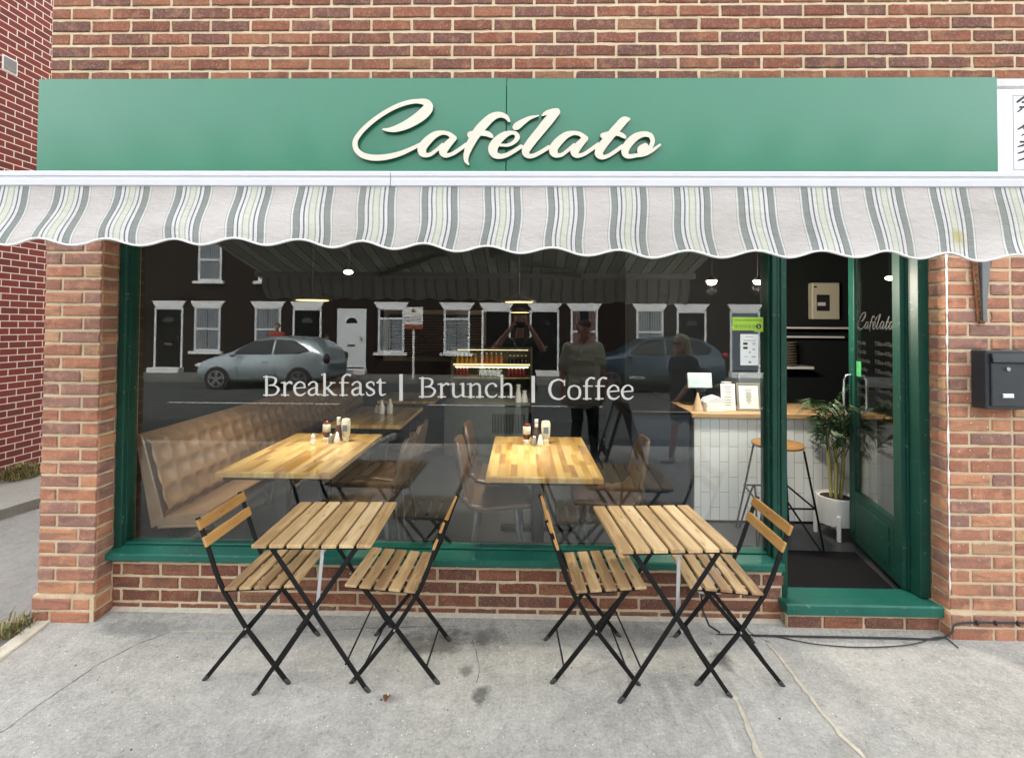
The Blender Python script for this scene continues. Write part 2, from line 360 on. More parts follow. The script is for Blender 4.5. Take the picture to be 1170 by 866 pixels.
GALV=plain('galvanised_steel',(.16,.17,.175),.5,.5,.2,20)
RUST=plain('rusted_steel',(.20,.085,.035),.85,.2,.5,25,.5,.3,0,((.45,.42,.38),30,.58))
BLACKBOX=plain('slate_powder_coat',(.022,.026,.032),.42,0,.15,60,.06)
TAN=plain('tan_leather',(.27,.17,.10),.38,0,.18,9,.12)
TANCHAIR=plain('brown_leatherette',(.07,.043,.028),.42,0,.22,14,.12)
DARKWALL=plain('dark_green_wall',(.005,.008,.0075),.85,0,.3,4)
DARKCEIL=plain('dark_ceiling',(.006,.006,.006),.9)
FLOORM=plain('grey_vinyl_floor',(.04,.045,.05),.45,0,.25,6)
MATM=plain('black_coir_mat',(.012,.012,.013),.95,0,.5,120,.6,.1)
BLOCK=block_mat()
WHITEP=plain('white_plastic',(.78,.78,.76),.35,0,.04)
CHROME=plain('brushed_chrome',(.62,.62,.62),.2,1,.05)
INK=plain('black_ink',(.02,.02,.02),.6)
GREYINK=plain('grey_ink',(.25,.25,.26),.6)

# ------------------------------------------------------------------ lettering: unions of brush strokes turned into solid letters
def catmull(P,step):
    P=[np.array(p,float) for p in P]
    if len(P)==2: n=max(2,int(np.linalg.norm((P[1]-P[0])[:2])/step)+1); return [P[0]+(P[1]-P[0])*t for t in np.linspace(0,1,n)]
    Q=[2*P[0]-P[1]]+P+[2*P[-1]-P[-2]]; out=[]
    for i in range(1,len(Q)-2):
        n=max(2,int(np.linalg.norm((Q[i+1]-Q[i])[:2])/step)+1)
        for t in np.linspace(0,1,n,endpoint=False):
            out.append(.5*((2*Q[i])+(-Q[i-1]+Q[i+1])*t+(2*Q[i-1]-5*Q[i]+4*Q[i+1]-Q[i+2])*t*t+(-Q[i-1]+3*Q[i]-3*Q[i+1]+Q[i+2])*t**3))
    out.append(P[-1]); return out
def strokes_to_mesh(mb, strokes, cell, to3d, thick, mi=0, mis=None):
    pts=[]
    for s in strokes: pts+=catmull(s,cell*.8)
    A=np.array(pts); r=np.maximum(A[:,2]/2,cell*.6)
    x0=(A[:,0]-r).min()-2*cell; y0=(A[:,1]-r).min()-2*cell
    nx=int(((A[:,0]+r).max()+2*cell-x0)/cell)+2; ny=int(((A[:,1]+r).max()+2*cell-y0)/cell)+2
    D=np.full((ny,nx),1e3)
    for (x,y,_),rr in zip(A,r):
        i0=max(0,int((x-rr-x0)/cell)-2); i1=min(nx,int((x+rr-x0)/cell)+4); j0=max(0,int((y-rr-y0)/cell)-2); j1=min(ny,int((y+rr-y0)/cell)+4)
        X,Y=np.meshgrid(x0+cell*np.arange(i0,i1),y0+cell*np.arange(j0,j1))
        D[j0:j1,i0:i1]=np.minimum(D[j0:j1,i0:i1],np.hypot(X-x,Y-y)-rr)
    idx={};V=[];F=[];E=[]
    def vid(key,x,y):
        if key not in idx: idx[key]=len(V); V.append((x,y))
        return idx[key]
    ins=D<0
    act=ins[:-1,:-1]|ins[1:,:-1]|ins[:-1,1:]|ins[1:,1:]
    for j,i in zip(*np.nonzero(act)):
        cs=[(i,j),(i+1,j),(i+1,j+1),(i,j+1)]; poly=[]; cross=[]
        for k in range(4):
            a=cs[k]; b=cs[(k+1)%4]; da=D[a[1],a[0]]; db=D[b[1],b[0]]
            if da<0: poly.append(vid((a,),x0+cell*a[0],y0+cell*a[1]))
            if (da<0)!=(db<0):
                t=da/(da-db); q=vid(tuple(sorted((a,b))),x0+cell*(a[0]+(b[0]-a[0])*t),y0+cell*(a[1]+(b[1]-a[1])*t)); poly.append(q); cross.append(q)
        if len(poly)>=3: F.append(tuple(poly))
        if len(cross)>=2: E.append((cross[0],cross[1]))
        if len(cross)==4: E.append((cross[2],cross[3]))
    P3=[to3d(x,y) for x,y in V]; n=len(V); rn=random.random()
    b0=len(mb.v); mb.add(P3,F,mi,None,rn)
    used=sorted({a for e in E for a in e}); mp={a:i for i,a in enumerate(used)}; T=Vector(thick); m=len(used)
    mb.add([P3[a] for a in used]+[P3[a]+T for a in used],[(mp[a],mp[b],mp[b]+m,mp[a]+m) for a,b in E],mi if mis is None else mis,None,rn)

def Z(o,pts): return [(o[0]+x/9.625,o[1]+y/9.625,w/9.625) for x,y,w in pts]
a_bowl=[(400,492,55),(355,462,46),(290,452,48),(210,475,72),(130,540,92),(75,610,97),(70,660,90),(98,695,55),(160,690,42),(230,640,38),(295,585,40)]
a_stem=[(418,512,66),(360,572,80),(312,632,92),(302,668,86),(332,700,52),(400,685,42),(470,642,42),(560,578,42)]
o1=(395,105);o2=(475,105);o3=(560,110);o4=(650,115)
sh=lambda L,dx,dy:[(x+dx,y+dy,w) for x,y,w in L]
LOGO=[Z(o1,[(412,414,20),(470,420,42),(560,406,74),(680,358,98),(800,285,116),(880,215,120),(908,165,104),(880,118,76),(800,106,52),(720,112,49),(620,138,49),(500,190,48),(380,262,48),(270,345,50),(180,430,52),(120,510,54),(102,570,56),(120,640,58),(180,695,62),(270,722,66),(370,726,66),(480,712,62),(600,680,54),(700,638,46),(790,595,40),(860,560,40)]),
 Z(o2,a_bowl),Z(o2,a_stem),
 Z(o2,[(1026,322,28),(992,276,48),(920,254,64),(840,280,86),(760,350,100),(690,430,104),(630,520,95),(582,620,80),(556,700,62),(556,760,44),(580,800,18)]),
 Z(o2,[(606,474,78),(660,458,62),(720,456,58),(780,462,60),(826,484,46),(846,502,18)]),
 Z(o2,[(930,588,30),(1020,586,36),(1090,548,44),(1118,502,54),(1100,462,45),(1050,452,45),(970,480,75),(890,550,100),(850,620,105),(860,680,85),(910,710,60),(990,700,50),(1070,660,45),(1160,603,42)]),
 Z(o3,[(532,216,14),(440,240,40),(360,285,64),(300,328,80),(276,345,60)]),
 Z(o3,[(574,212,20),(620,186,46),(690,166,54),(740,162,52)]),
 Z(o3,[(728,176,84),(650,262,104),(560,372,100),(470,482,98),(405,572,92),(392,620,82),(420,658,54),(480,655,46),(560,615,44),(645,562,44)]),
 Z(o3,sh(a_bowl,628,-45)),Z(o3,sh(a_stem,628,-45)),
 Z(o4,[(660,205,30),(605,222,84),(540,292,94),(460,382,94),(380,482,94),(332,560,92),(336,600,80),(375,624,50),(440,605,42),(510,560,42),(590,503,42)]),
 Z(o4,[(375,388,60),(450,364,50),(540,366,50),(600,392,46),(620,410,22)]),
 Z(o4,[(860,370,56),(800,375,66),(730,405,82),(660,470,90),(620,540,85),(622,590,70),(660,615,50),(740,605,44),(830,592,44),(900,562,38),(960,520,32),(1002,488,24)]),
 Z(o4,[(830,370,56),(895,385,54),(920,440,50),(905,500,48),(868,550,44)]),
 Z(o4,[(842,500,64),(802,540,94),(786,574,58)])]

S,T_=.135,.065
GLY={
'B':(.80,[[(.16,.02,S),(.16,.98,S)],[(.03,.97,T_),(.4,.97,T_)],[(.03,.03,T_),(.4,.03,T_)],[(.2,.97,.06),(.42,.96,.07),(.57,.88,.11),(.59,.75,.12),(.5,.59,.09),(.28,.53,.06)],[(.28,.53,.06),(.52,.52,.07),(.68,.4,.11),(.7,.27,.13),(.6,.1,.1),(.42,.03,.07),(.2,.03,.06)]]),
'r':(.57,[[(.2,.02,S),(.2,.66,S)],[(.05,.03,T_),(.38,.03,T_)],[(.04,.66,.05),(.18,.69,.08)],[(.2,.5,.06),(.32,.64,.08),(.43,.70,.11),(.5,.66,.13)]]),
'e':(.64,[[(.1,.38,.06),(.54,.42,.06)],[(.55,.43,.1),(.52,.6,.1),(.37,.71,.07),(.22,.66,.09),(.1,.5,.12),(.08,.32,.13),(.16,.1,.12),(.32,.02,.1),(.46,.05,.08),(.58,.15,.05)]]),
'a':(.66,[[(.1,.57,.11),(.2,.68,.08),(.35,.71,.08),(.45,.61,.12),(.46,.45,S),(.46,.15,S),(.52,.05,.1),(.64,.07,.04)],[(.46,.42,.06),(.28,.38,.08),(.12,.27,.11),(.1,.13,.12),(.2,.03,.1),(.34,.06,.07),(.45,.16,.06)]]),
'k':(.80,[[(.16,.02,S),(.16,1.1,S)],[(.02,1.08,.05),(.14,1.12,.08)],[(.02,.03,T_),(.32,.03,T_)],[(.2,.32,.06),(.52,.65,.06)],[(.42,.67,T_),(.64,.67,T_)],[(.28,.4,.12),(.45,.2,.13),(.58,.06,.11),(.74,.03,.05)]]),
'f':(.55,[[(.2,.02,S),(.2,.8,S),(.25,.98,.11),(.38,1.09,.08),(.54,1.06,.11)],[(.06,.03,T_),(.4,.03,T_)],[(.06,.67,T_),(.46,.67,T_)]]),
's':(.52,[[(.42,.53,.05),(.4,.66,.08),(.26,.71,.08),(.12,.62,.1),(.12,.48,.12),(.26,.37,.13),(.4,.26,.12),(.42,.12,.1),(.28,.02,.08),(.14,.04,.08),(.08,.18,.05)]]),
't':(.46,[[(.2,.86,.07),(.2,.66,S),(.2,.16,S),(.27,.03,.11),(.44,.08,.05)],[(.04,.67,T_),(.42,.67,T_)],[(.06,.68,.05),(.2,.86,.06)]]),
'u':(.74,[[(.16,.68,S),(.16,.2,S),(.22,.05,.12),(.36,.03,.09),(.56,.17,.06)],[(.58,.68,S),(.58,.08,S)],[(.02,.67,.05),(.15,.69,.08)],[(.44,.67,.05),(.57,.69,.08)],[(.58,.07,.1),(.72,.03,.05)]]),
'n':(.78,[[(.18,.02,S),(.18,.66,S)],[(.03,.67,.05),(.16,.69,.08)],[(.18,.52,.06),(.34,.66,.08),(.48,.68,.1),(.58,.55,.12),(.58,.02,S)],[(.04,.03,T_),(.34,.03,T_)],[(.44,.03,T_),(.74,.03,T_)]]),
'c':(.60,[[(.52,.58,.13),(.43,.69,.09),(.3,.70,.07),(.14,.58,.11),(.08,.35,.13),(.16,.1,.12),(.32,.02,.1),(.46,.05,.08),(.56,.15,.05)]]),
'h':(.78,[[(.18,.02,S),(.18,1.1,S)],[(.03,1.08,.05),(.16,1.12,.08)],[(.18,.52,.06),(.34,.66,.08),(.48,.68,.1),(.58,.55,.12),(.58,.02,S)],[(.04,.03,T_),(.34,.03,T_)],[(.44,.03,T_),(.74,.03,T_)]]),
'C':(.88,[[(.77,.74,.05),(.76,.86,.08),(.6,.98,.08),(.42,.98,.09),(.2,.84,.13),(.1,.5,.15),(.2,.16,.13),(.42,.02,.1),(.62,.03,.08),(.8,.17,.06)],[(.78,.70,.05),(.78,.97,.06)]]),
'o':(.70,[[(.34,.70,.07),(.14,.6,.11),(.08,.35,.13),(.14,.1,.11),(.34,.01,.07),(.54,.1,.11),(.6,.35,.13),(.54,.6,.11),(.34,.70,.07)]]),
}
def serif(text, x0px, x1px, basepx, cap_px):
    tot=sum(GLY[c][0] for c in text); k=(x1px-x0px)/tot; out=[]; x=x0px
    for c in text:
        w,ss=GLY[c]
        for s in ss: out.append([(x+p[0]*k, basepx-p[1]*cap_px, p[2]*cap_px) for p in s])
        x+=w*k
    return out
def font_text(mb, text, o, ux, uy, size, mi=0, align='LEFT', thick=.0006):   # built-in font, made into a thin solid
    cu=bpy.data.curves.new('text','FONT'); cu.body=text; cu.size=size; cu.align_x=align; cu.resolution_u=2
    ob=bpy.data.objects.new('text',cu); me=bpy.data.meshes.new_from_object(ob)
    o=Vector(o);ux=Vector(ux);uy=Vector(uy); nz=ux.cross(uy).normalized()
    mb.add([o+ux*v.co.x+uy*v.co.y+nz*thick for v in me.vertices],[tuple(p.vertices) for p in me.polygons],mi)
    bpy.data.objects.remove(ob); bpy.data.curves.remove(cu); bpy.data.meshes.remove(me)

# ------------------------------------------------------------------ SETTING: ground
base=MB(); base.grid(lambda u,v:Vector((-150+300*u,-150+300*v,-.16)),2,2)
tag(base.build('ground',asphalt_mat('earth',(.10,.10,.09),(.16,.16,.15))),kind='structure')
PAVE=asphalt_mat('pavement_asphalt',(.25,.246,.226),(.60,.59,.55),[(-.48,2.62,.14,1.8,.75),(-.22,2.70,.1,1.6,.6),(-.17,2.26,.085,.55,.8),(-.26,2.42,.05,.8,.6),(1.05,2.55,.09,.7,.85),(-1.0,1.9,.2,1.5,.2),(1.35,2.0,.14,1.2,.25),(.5,2.75,.1,4,.35),(-2.1,2.7,.08,4,.4)])
DARKCRACK=plain('crack_dirt',(.09,.085,.075),.95,0,.3,30); REPAIR=plain('cement_repair',(.50,.46,.37),.95,0,.2,30,.4); CEMENT=plain('cement_fillet',(.27,.265,.25),.95,0,.3,14,.5,.2,0,((.20,.195,.185),9,.56))
pv=MB()
def pz(x,y): return .0+.012*max(0,min(1,(y-2.72)/.12))
NX,NY=90,60
pv.grid(lambda u,v:Vector((-2.72+8.72*u,-1.0+3.95*v,pz(0,-1.0+3.95*v))),NX,NY)
def strip(mb,pts,w,z,mi,jit=.004):
    P=[]; 
    for i in range(len(pts)-1):
        a=Vector(pts[i]);b=Vector(pts[i+1]);n=max(2,int((b-a).length/.03))
        for k in range(n): P.append(a+(b-a)*(k/n))
    P.append(Vector(pts[-1])); V=[];F=[]
    rw=random.Random(len(pts)+mi)
    for i,p in enumerate(P):
        t=(P[min(i+1,len(P)-1)]-P[max(i-1,0)]).normalized(); nn=Vector((-t.y,t.x)); ww=w*(.55+.9*rw.random())/2; c=p+nn*rw.uniform(-jit,jit)
        for q in(c+nn*ww,c-nn*ww): V.append((q.x,q.y,pz(q.x,q.y)+z))
    for i in range(len(P)-1): F.append((2*i,2*i+1,2*i+3,2*i+2))
    mb.add(V,F,mi)
gp=lambda px,py:(lambda q:(q.x,q.y))(atZ(px,py,0))
strip(pv,[gp(0,838),gp(60,795),gp(115,757),gp(160,735),gp(196,722)],.0032,.002,1,.007)
strip(pv,[gp(196,722),gp(250,721),gp(300,723),gp(345,722)],.014,.002,2,.008)
strip(pv,[gp(345,722),gp(420,718),gp(520,716)],.003,.002,1)
strip(pv,[gp(838,792),gp(852,825),gp(868,866),gp(880,900)],.022,.003,2,.006)
strip(pv,[gp(878,735),gp(925,795),gp(960,840),gp(990,868)],.017,.003,2,.006)
strip(pv,[gp(990,868),(1.9,1.2),(2.1,.4)],.02,.003,2,.006)
strip(pv,[gp(540,730),gp(548,760),gp(545,780)],.0025,.002,1)
strip(pv,[gp(880,735),gp(855,722),gp(840,700)],.005,.002,1)
strip(pv,[(-2.7,1.1),(-1.2,1.0),(.4,1.05),(2.5,.9),(4.0,1.0)],.003,.002,1)
rr=random.Random(3)
for _ in range(260):                                   # grit lying on the pavement
    x=rr.uniform(-2.6,2.9); y=rr.uniform(1.3,2.84); r=rr.uniform(.0012,.0042)
    pv.box((x,y,pz(x,y)+r*.3),(r*2,r*1.6,r),Matrix.Rotation(rr.uniform(0,3),3,'Z'),0,rr.choice((2,2,3,3,3,1)))
tag(pv.build('pavement',[PAVE,DARKCRACK,REPAIR,CEMENT],recalc=False),kind='structure')
kb=MB(); kb.grid(lambda u,v:Vector((-60+120*u,-1.0,-.13+.13*v)),60,1)
for i in range(130): kb.bx(-60+i*.92,-60+i*.92+.91,-1.13,-1.0+.001,-.12,.002,.006)
tag(kb.build('kerb',plain('kerb_stone',(.42,.41,.38),.9,0,.2,6,.4)),kind='structure')
fl=MB(); fl.grid(lambda u,v:Vector((-60+57.28*u,-1.0+13.0*v,-.012)),40,40); 
tag(fl.build('lane',asphalt_mat('lane_asphalt',(.17,.165,.155),(.31,.30,.28))),kind='structure')
fr_=MB(); fr_.grid(lambda u,v:Vector((6+50*u,-1.0+3.95*v,0)),20,8)
tag(fr_.build('pavement',PAVE),kind='structure')
rd=MB(); rd.grid(lambda u,v:Vector((-60+120*u,-9.0+8.0*v,-.115)),60,8)
tag(rd.build('road',asphalt_mat('road_asphalt',(.045,.05,.052),(.085,.09,.09),(),.6)),kind='structure')
lm=MB()
for k in range(-6,7):
    x=-8.15+k*6.02; lm.grid(lambda u,v:Vector((x+4.0*u,-5.2+.11*v,-.111)),8,1)
tag(lm.build('road_marking',plain('road_paint',(.72,.72,.68),.7,0,.15,20)),kind='structure')
fp=MB(); fp.bx(-60,60,-10.7,-9.0,-.14,.03,.01)
tag(fp.build('far_pavement',asphalt_mat('far_pavement_asphalt',(.12,.12,.115),(.2,.2,.19))),kind='structure')
# concrete edging strip from the pier to the road
es=MB(); A0=Vector((-2.735,2.80,0)); dd=Vector((.165,-1,0)).normalized()
for k in range(5):
    es.bar(A0+dd*(k*.92)+Vector((0,0,-.03)),A0+dd*(k*.92+.905)+Vector((0,0,-.03)),.085,.085,(0,0,1),.006)
tag(es.build('kerb',plain('edging_concrete',(.55,.51,.42),.95,0,.2,18,.5)),kind='structure')

# ------------------------------------------------------------------ brick walling
BL,BH,J=.2255,.0640,.0122      # brick face and joint
def courses(mb, o, ud, nd, length, z0, z1, pattern, mi=0, rnd=random.Random(11), proud=.006, plain_col=None, bed=None):
    """pattern(course)-> list of (u0,u1); bricks stand 6 mm proud of the mortar face at o"""
    o=Vector(o);ud=Vector(ud).normalized();nd=Vector(nd).normalized(); zu=Vector((0,0,1)); M0=Matrix((ud,nd,zu)).transposed()
    c=0; z=z0
    while z<z1-.02:
        h=min(BH,z1-z)
        for (a,b) in pattern(c):
            if b-a<.02: continue
            jit=rnd.uniform(-.0015,.002); th=.04; w=b-a
            ctr=o+ud*((a+b)/2)+zu*(z+h/2-o.z)+nd*(proud+jit-th/2)
            M=M0@Matrix.Rotation(rnd.uniform(-.006,.006),3,'Z')@Matrix.Rotation(rnd.uniform(-.005,.005),3,'X')@Matrix.Rotation(rnd.uniform(-.006,.006),3,'Y')
            rv=rnd.random()
            mb.brick(ctr,w-rnd.uniform(0,.003),th,h-rnd.uniform(0,.003),M,rnd,mi,rv)
        z+=BH+J; c+=1
def stretcher(u0,u1,off=0.0):
    def f(c):
        L=BL+J; x=u0-(L*(.5 if c%2 else 0))-off; out=[]
        while x<u1:
            a=max(u0,x); b=min(u1,x+BL)
            if b>a: out.append((a,b))
            x+=L
        return out
    return f

ROOT=thing('cafe_building','red brick cafe building with a green timber shopfront, wide window and open door','shop',(0,2.76,0))
DF,DW=2.76,2.87
XL,XR=-2.787,2.405
uw=MB()
uw.bx(XL,7.0,DF,DF+.24,2.602,5.6,0,1)
courses(uw,(XL,DF,3.128),(1,0,0),(0,-1,0),0,3.128,5.55,stretcher(.0,9.6,-.005 if True else 0))
uw.build('wall',[BRICK,MORTAR],ROOT)
# side and rear walls, roof
sw=MB(); sw.bx(XL,XL+.24,DF+.243,9.0,-.1,5.6,0,1)
courses(sw,(XL,DF+.25,0),(0,1,0),(-1,0,0),0,.0,3.6,stretcher(0,1.6))
sw.bx(XL+.243,7.0,8.76,9.0,-.1,5.6,0,1); sw.bx(6.76,7.0,DF+.243,8.757,-.1,5.6,0,1)
sw.build('side_wall',[BRICK,MORTAR],ROOT)
rf=MB(); rf.prism([(2.5,5.6),(9.2,5.6),(5.85,7.6)],(XL-.1,0,0),(0,1,0),(0,0,1),10.0); rf.build('roof',plain('slate_roof',(.07,.07,.08),.7,0,.3,8,.3),ROOT)
def pier(x0,x1,retx,retdir,name,plinth):
    mb=MB(); mb.bx(x0+.004,x1-.004,DF,3.05,-.1,2.60,0,1)
    ln=x1-x0; hd=.1085
    def fr(c):
        if ln<.5: return [(0,BL if c%2==0 else ln-BL-J),((BL+J) if c%2==0 else (ln-BL),ln)]
        out=[];x=0.0 ; k=0
        seq=[hd,BL] if c%2==0 else [BL,hd]      # flemish-like facing
        while x<ln: b=min(ln,x+seq[k%2]); out.append((x,b)); x=b+J; k+=1
        return out
    courses(mb,(x0,DF,0),(1,0,0),(0,-1,0),ln,.155,2.60,fr,0,random.Random(5 if ln<.5 else 9))
    def rt(c):
        e=.26
        first=hd if ((c%2==0) ^ (ln>.5)) else BL
        return [(.0,first),(first+J,e)]
    if retdir>0: courses(mb,(retx,DF,0),(0,1,0),(1,0,0),.26,.155,2.60,rt,0,random.Random(21))
    else: courses(mb,(retx,DF,0),(0,1,0),(-1,0,0),.26,.155,2.60,rt,0,random.Random(22))
    # two projecting plinth courses
    px0,px1=x0-.012,x1+.012
    mb.bx(px0,px1,DF-.018,3.0,-.1,.148,0,1)
    courses(mb,(px0,DF-.018,0),(1,0,0),(0,-1,0),ln,-.004,.149,lambda c:[(a,min(b,px1-px0)) for a,b in fr(c+1)]+([(ln+.0,px1-px0)] if False else []),0,random.Random(6))
    if retdir>0: courses(mb,(px1,DF-.018,0),(0,1,0),(1,0,0),.2,-.004,.149,lambda c:[(.0,hd if c%2 else .2),(hd+J,.2)][:2 if c%2 else 1],0,random.Random(8))
    else: courses(mb,(px0,DF-.018,0),(0,1,0),(-1,0,0),.2,-.004,.149,lambda c:[(.0,hd if c%2 else .2),(hd+J,.2)][:2 if c%2 else 1],0,random.Random(8))
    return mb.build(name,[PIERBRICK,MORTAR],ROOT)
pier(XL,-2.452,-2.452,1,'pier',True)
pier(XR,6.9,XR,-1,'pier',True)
# white sealant bead down the right pier corner and old paint flecks
sb=MB(); rs=random.Random(4); pp=[];rw_=[]; z=.22
while z<2.33: pp.append((XR-.005+rs.uniform(-.0015,.0015),DF-.0065,z)); rw_.append(rs.uniform(.0008,.0052)); z+=rs.uniform(.02,.05)
sb.tube(pp,rw_,7); sb.build('sealant_bead',WHITEV,ROOT,60)
sb=MB()
for _ in range(46):
    sb.sphere((XR+rs.uniform(.02,.30)**1.0,DF-.0085,rs.uniform(.35,1.45)),(rs.uniform(.0012,.0032),.0012,rs.uniform(.0012,.0035)),6,4)
tag(sb.build('paint_flecks',WHITEV,ROOT),kind='stuff')
# stall riser under the window
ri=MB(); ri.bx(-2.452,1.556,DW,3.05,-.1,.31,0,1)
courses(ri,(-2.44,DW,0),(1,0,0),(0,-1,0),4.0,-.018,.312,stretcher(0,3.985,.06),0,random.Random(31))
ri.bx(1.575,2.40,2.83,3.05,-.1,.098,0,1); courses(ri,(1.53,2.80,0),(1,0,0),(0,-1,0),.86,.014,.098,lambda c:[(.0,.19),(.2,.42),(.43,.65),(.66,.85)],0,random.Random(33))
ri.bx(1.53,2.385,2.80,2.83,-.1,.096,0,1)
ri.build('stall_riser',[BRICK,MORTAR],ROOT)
fi=MB(); fi.prism([(-.034,-.02),(-.03,.010),(-.014,.018),(-.004,.024),(.02,.024),(.02,-.02)],(-2.43,DW-.004,0),(0,1,0),(0,0,1),3.95)
fi.build('cement_fillet',REPAIR,ROOT)

# ------------------------------------------------------------------ shopfront joinery
wf=MB()
jl0,jl1=-2.448,-2.402
wf.bx(jl0,jl1,2.875,2.985,.365,2.42,.004); wf.bx(jl1-.006,jl1+.005,2.905,2.97,.365,2.42,.002)
wf.bx(-2.448,1.575,2.875,2.985,2.36,2.50,.004)                                   # head
wf.bx(1.470,1.485,2.890,2.985,.365,2.36,.002); wf.bx(1.485,1.512,2.868,2.985,.345,2.36,.003); wf.bx(1.514,1.532,2.872,2.985,.345,2.36,.003); wf.bx(1.534,1.562,2.866,2.985,.09,2.36,.003)
WF=wf.build('window_frame',GREEN,ROOT)
sl=MB(); sl.prism([(2.815,.320),(2.82,.314),(2.985,.314),(2.985,.372),(2.90,.372),(2.825,.357),(2.815,.35)],(-2.475,0,0),(0,1,0),(0,0,1),4.0)
sl.bx(-2.45,1.5,2.905,2.98,.374,.385,.003)
sl.build('sill',GREENSILL,WF)
gl=MB(); gl.bx(jl1,1.470,GLASS_Y,GLASS_Y+.006,.372,2.36); gl.build('glass_pane',WINGLASS,WF)
# words on the window
DY=GLASS_Y-.0012
t3=lambda x,y: atY(x,y,DY)
for word,x0,x1,base_,cap in (('Breakfast',300.5,441,452.0,22.0),('Brunch',478.5,589,454.0,22.5),('Coffee',625.5,725,456.2,22.5)):
    lt=MB(); strokes_to_mesh(lt,serif(word,x0,x1,base_,cap),.24,t3,(0,.001,0)); lt.build('lettering',WHITEV,WF,recalc=False)
for x,y0,y1 in((458.2,427.5,458),(609.2,429.5,460)): 
    lt=MB(); a=[t3(x-2,y0),t3(x+2,y0),t3(x+2,y1),t3(x-2,y1)]; lt.add(a+[p+Vector((0,.001,0)) for p in a],[(0,1,2,3),(0,1,5,4),(1,2,6,5),(2,3,7,6),(3,0,4,7)]); lt.build('divider_bar',WHITEV,WF,recalc=False)
# header board above glass, behind the awning
hb=MB(); hb.bx(-2.449,2.402,2.745,3.02,2.502,2.60,.003); hb.build('header_board',GREEN,ROOT)
# door frame, threshold, door
df=MB()
df.bx(2.338,2.398,2.872,2.95,.15,2.475,.004)
df.bx(1.563,2.40,2.87,2.985,2.476,2.50,.004); df.bx(1.563,1.575,2.88,2.985,.15,2.475,.002)
df.bx(2.330,2.40,2.952,3.04,.15,2.475,.002)
DFR=df.build('door_frame',GREEN,ROOT)
th=MB(); th.prism([(2.772,.100),(2.985,.100),(2.985,.142),(2.86,.145),(2.78,.158),(2.772,.15)],(1.512,0,0),(0,1,0),(0,0,1),.872); th.build('threshold',GREENSILL,DFR)
HX=Vector((2.352,2.962,0)); FRD=Vector((.172,.70,0)).normalized(); DN=Vector((FRD.y,-FRD.x,0))        # door leaf swung inwards past square
DM=Matrix((FRD,DN,Vector((0,0,1)))).transposed()
def dbox(mb,u0,u1,n0,n1,z0,z1,bev=.003,mi=0): mb.box(HX+FRD*((u0+u1)/2)+DN*((n0+n1)/2)+Vector((0,0,(z0+z1)/2)),(u1-u0,n1-n0,z1-z0),DM,bev,mi)
dm=MB(); DL=.75
dbox(dm,0,.095,-.045,0,.150,2.46); dbox(dm,DL-.095,DL,-.045,0,.150,2.46); dbox(dm,.095,DL-.095,-.045,0,2.36,2.46); dbox(dm,.095,DL-.095,-.045,0,.150,.52)
dbox(dm,.15,DL-.15,-.052,-.043,.22,.46,.004); 
DOOR=dm.build('door',GREEN,ROOT)
dg=MB(); dbox(dg,.096,DL-.096,-.026,-.020,.521,2.359,0); dg.build('glass_pane',DOORGLASS,DOOR)
hd=MB(); ctr=lambda u,n,z: HX+FRD*u+DN*n+Vector((0,0,z))
for sgn in(1,-1):
    n0=-.0225+sgn*.0225
    hd.tube([ctr(DL-.05,n0,1.08),ctr(DL-.05,n0+sgn*.035,1.085),ctr(DL-.05,n0+sgn*.05,1.12),ctr(DL-.05,n0+sgn*.05,1.33),ctr(DL-.05,n0+sgn*.035,1.365),ctr(DL-.05,n0,1.37)],.009,8)
hd.build('handle',CHROME,DOOR,40)
HB_=plain('hinge_brass',(.10,.12,.08),.5,.5)
for z in(.42,1.2,2.0): hg=MB(); hg.tube([HX+Vector((.012,-.018,z)),HX+Vector((.012,-.018,z+.09))],.009,8); hg.build('hinge',HB_,DOOR)
tx=MB(); TF=-FRD; tn=-DN                                      # lettering on the face towards the pavement
WG=plain('dimmed_white_vinyl',(.022,.022,.022),.6); nface=-.0275  # white door letters, darkened in colour to offset the lamp light on them
u2=lambda u,z: HX+FRD*u-DN*.0275+Vector((0,0,z))
UXD=-FRD
def doortext(t,z,size,u=DL-.11): b_=MB(); font_text(b_,t,u2(u,z),UXD,(0,0,1),size); b_.build('lettering',WG,DOOR,recalc=False)
lx0,ly0=402,186
strokes_to_mesh(tx,[[((x-lx0)/352*.52,(ly0-y)/352*.52*1.25,w/352*.52) for x,y,w in s] for s in LOGO],.0028,lambda x,y:u2(DL-.115-x,1.70+y),tuple(DN*.0008)); tx.build('lettering',WG,DOOR,recalc=False)
for i,d in enumerate(('Monday','Tuesday','Wednesday','Thursday','Friday','Saturday','Sunday')):
    doortext(d,1.60-i*.062,.042); doortext('7:30am-4:00pm',1.60-i*.062,.042,DL-.38)
doortext('www.cafelato.co.uk',.965,.062); doortext('@cafelato_Colchester',.885,.05,DL-.155); doortext('Cafelato',.80,.05,DL-.155)
for z in(.90,.815): tx=MB(); tx.add([u2(DL-.125+.018*math.cos(k*PI/8)*r,z+.018*math.sin(k*PI/8)*r)-DN*.0006 for r in(1,.72) for k in range(16)],[(k,(k+1)%16,16+(k+1)%16,16+k) for k in range(16)]); tx.build('icon',WG,DOOR,recalc=False)
gs=MB(); gs.box(u2(DL-.13,1.42),(.075,.003,.11),DM,.001); gs.build('sticker',plain('green_sticker',(.05,.30,.10),.5,0,.4,60),DOOR)

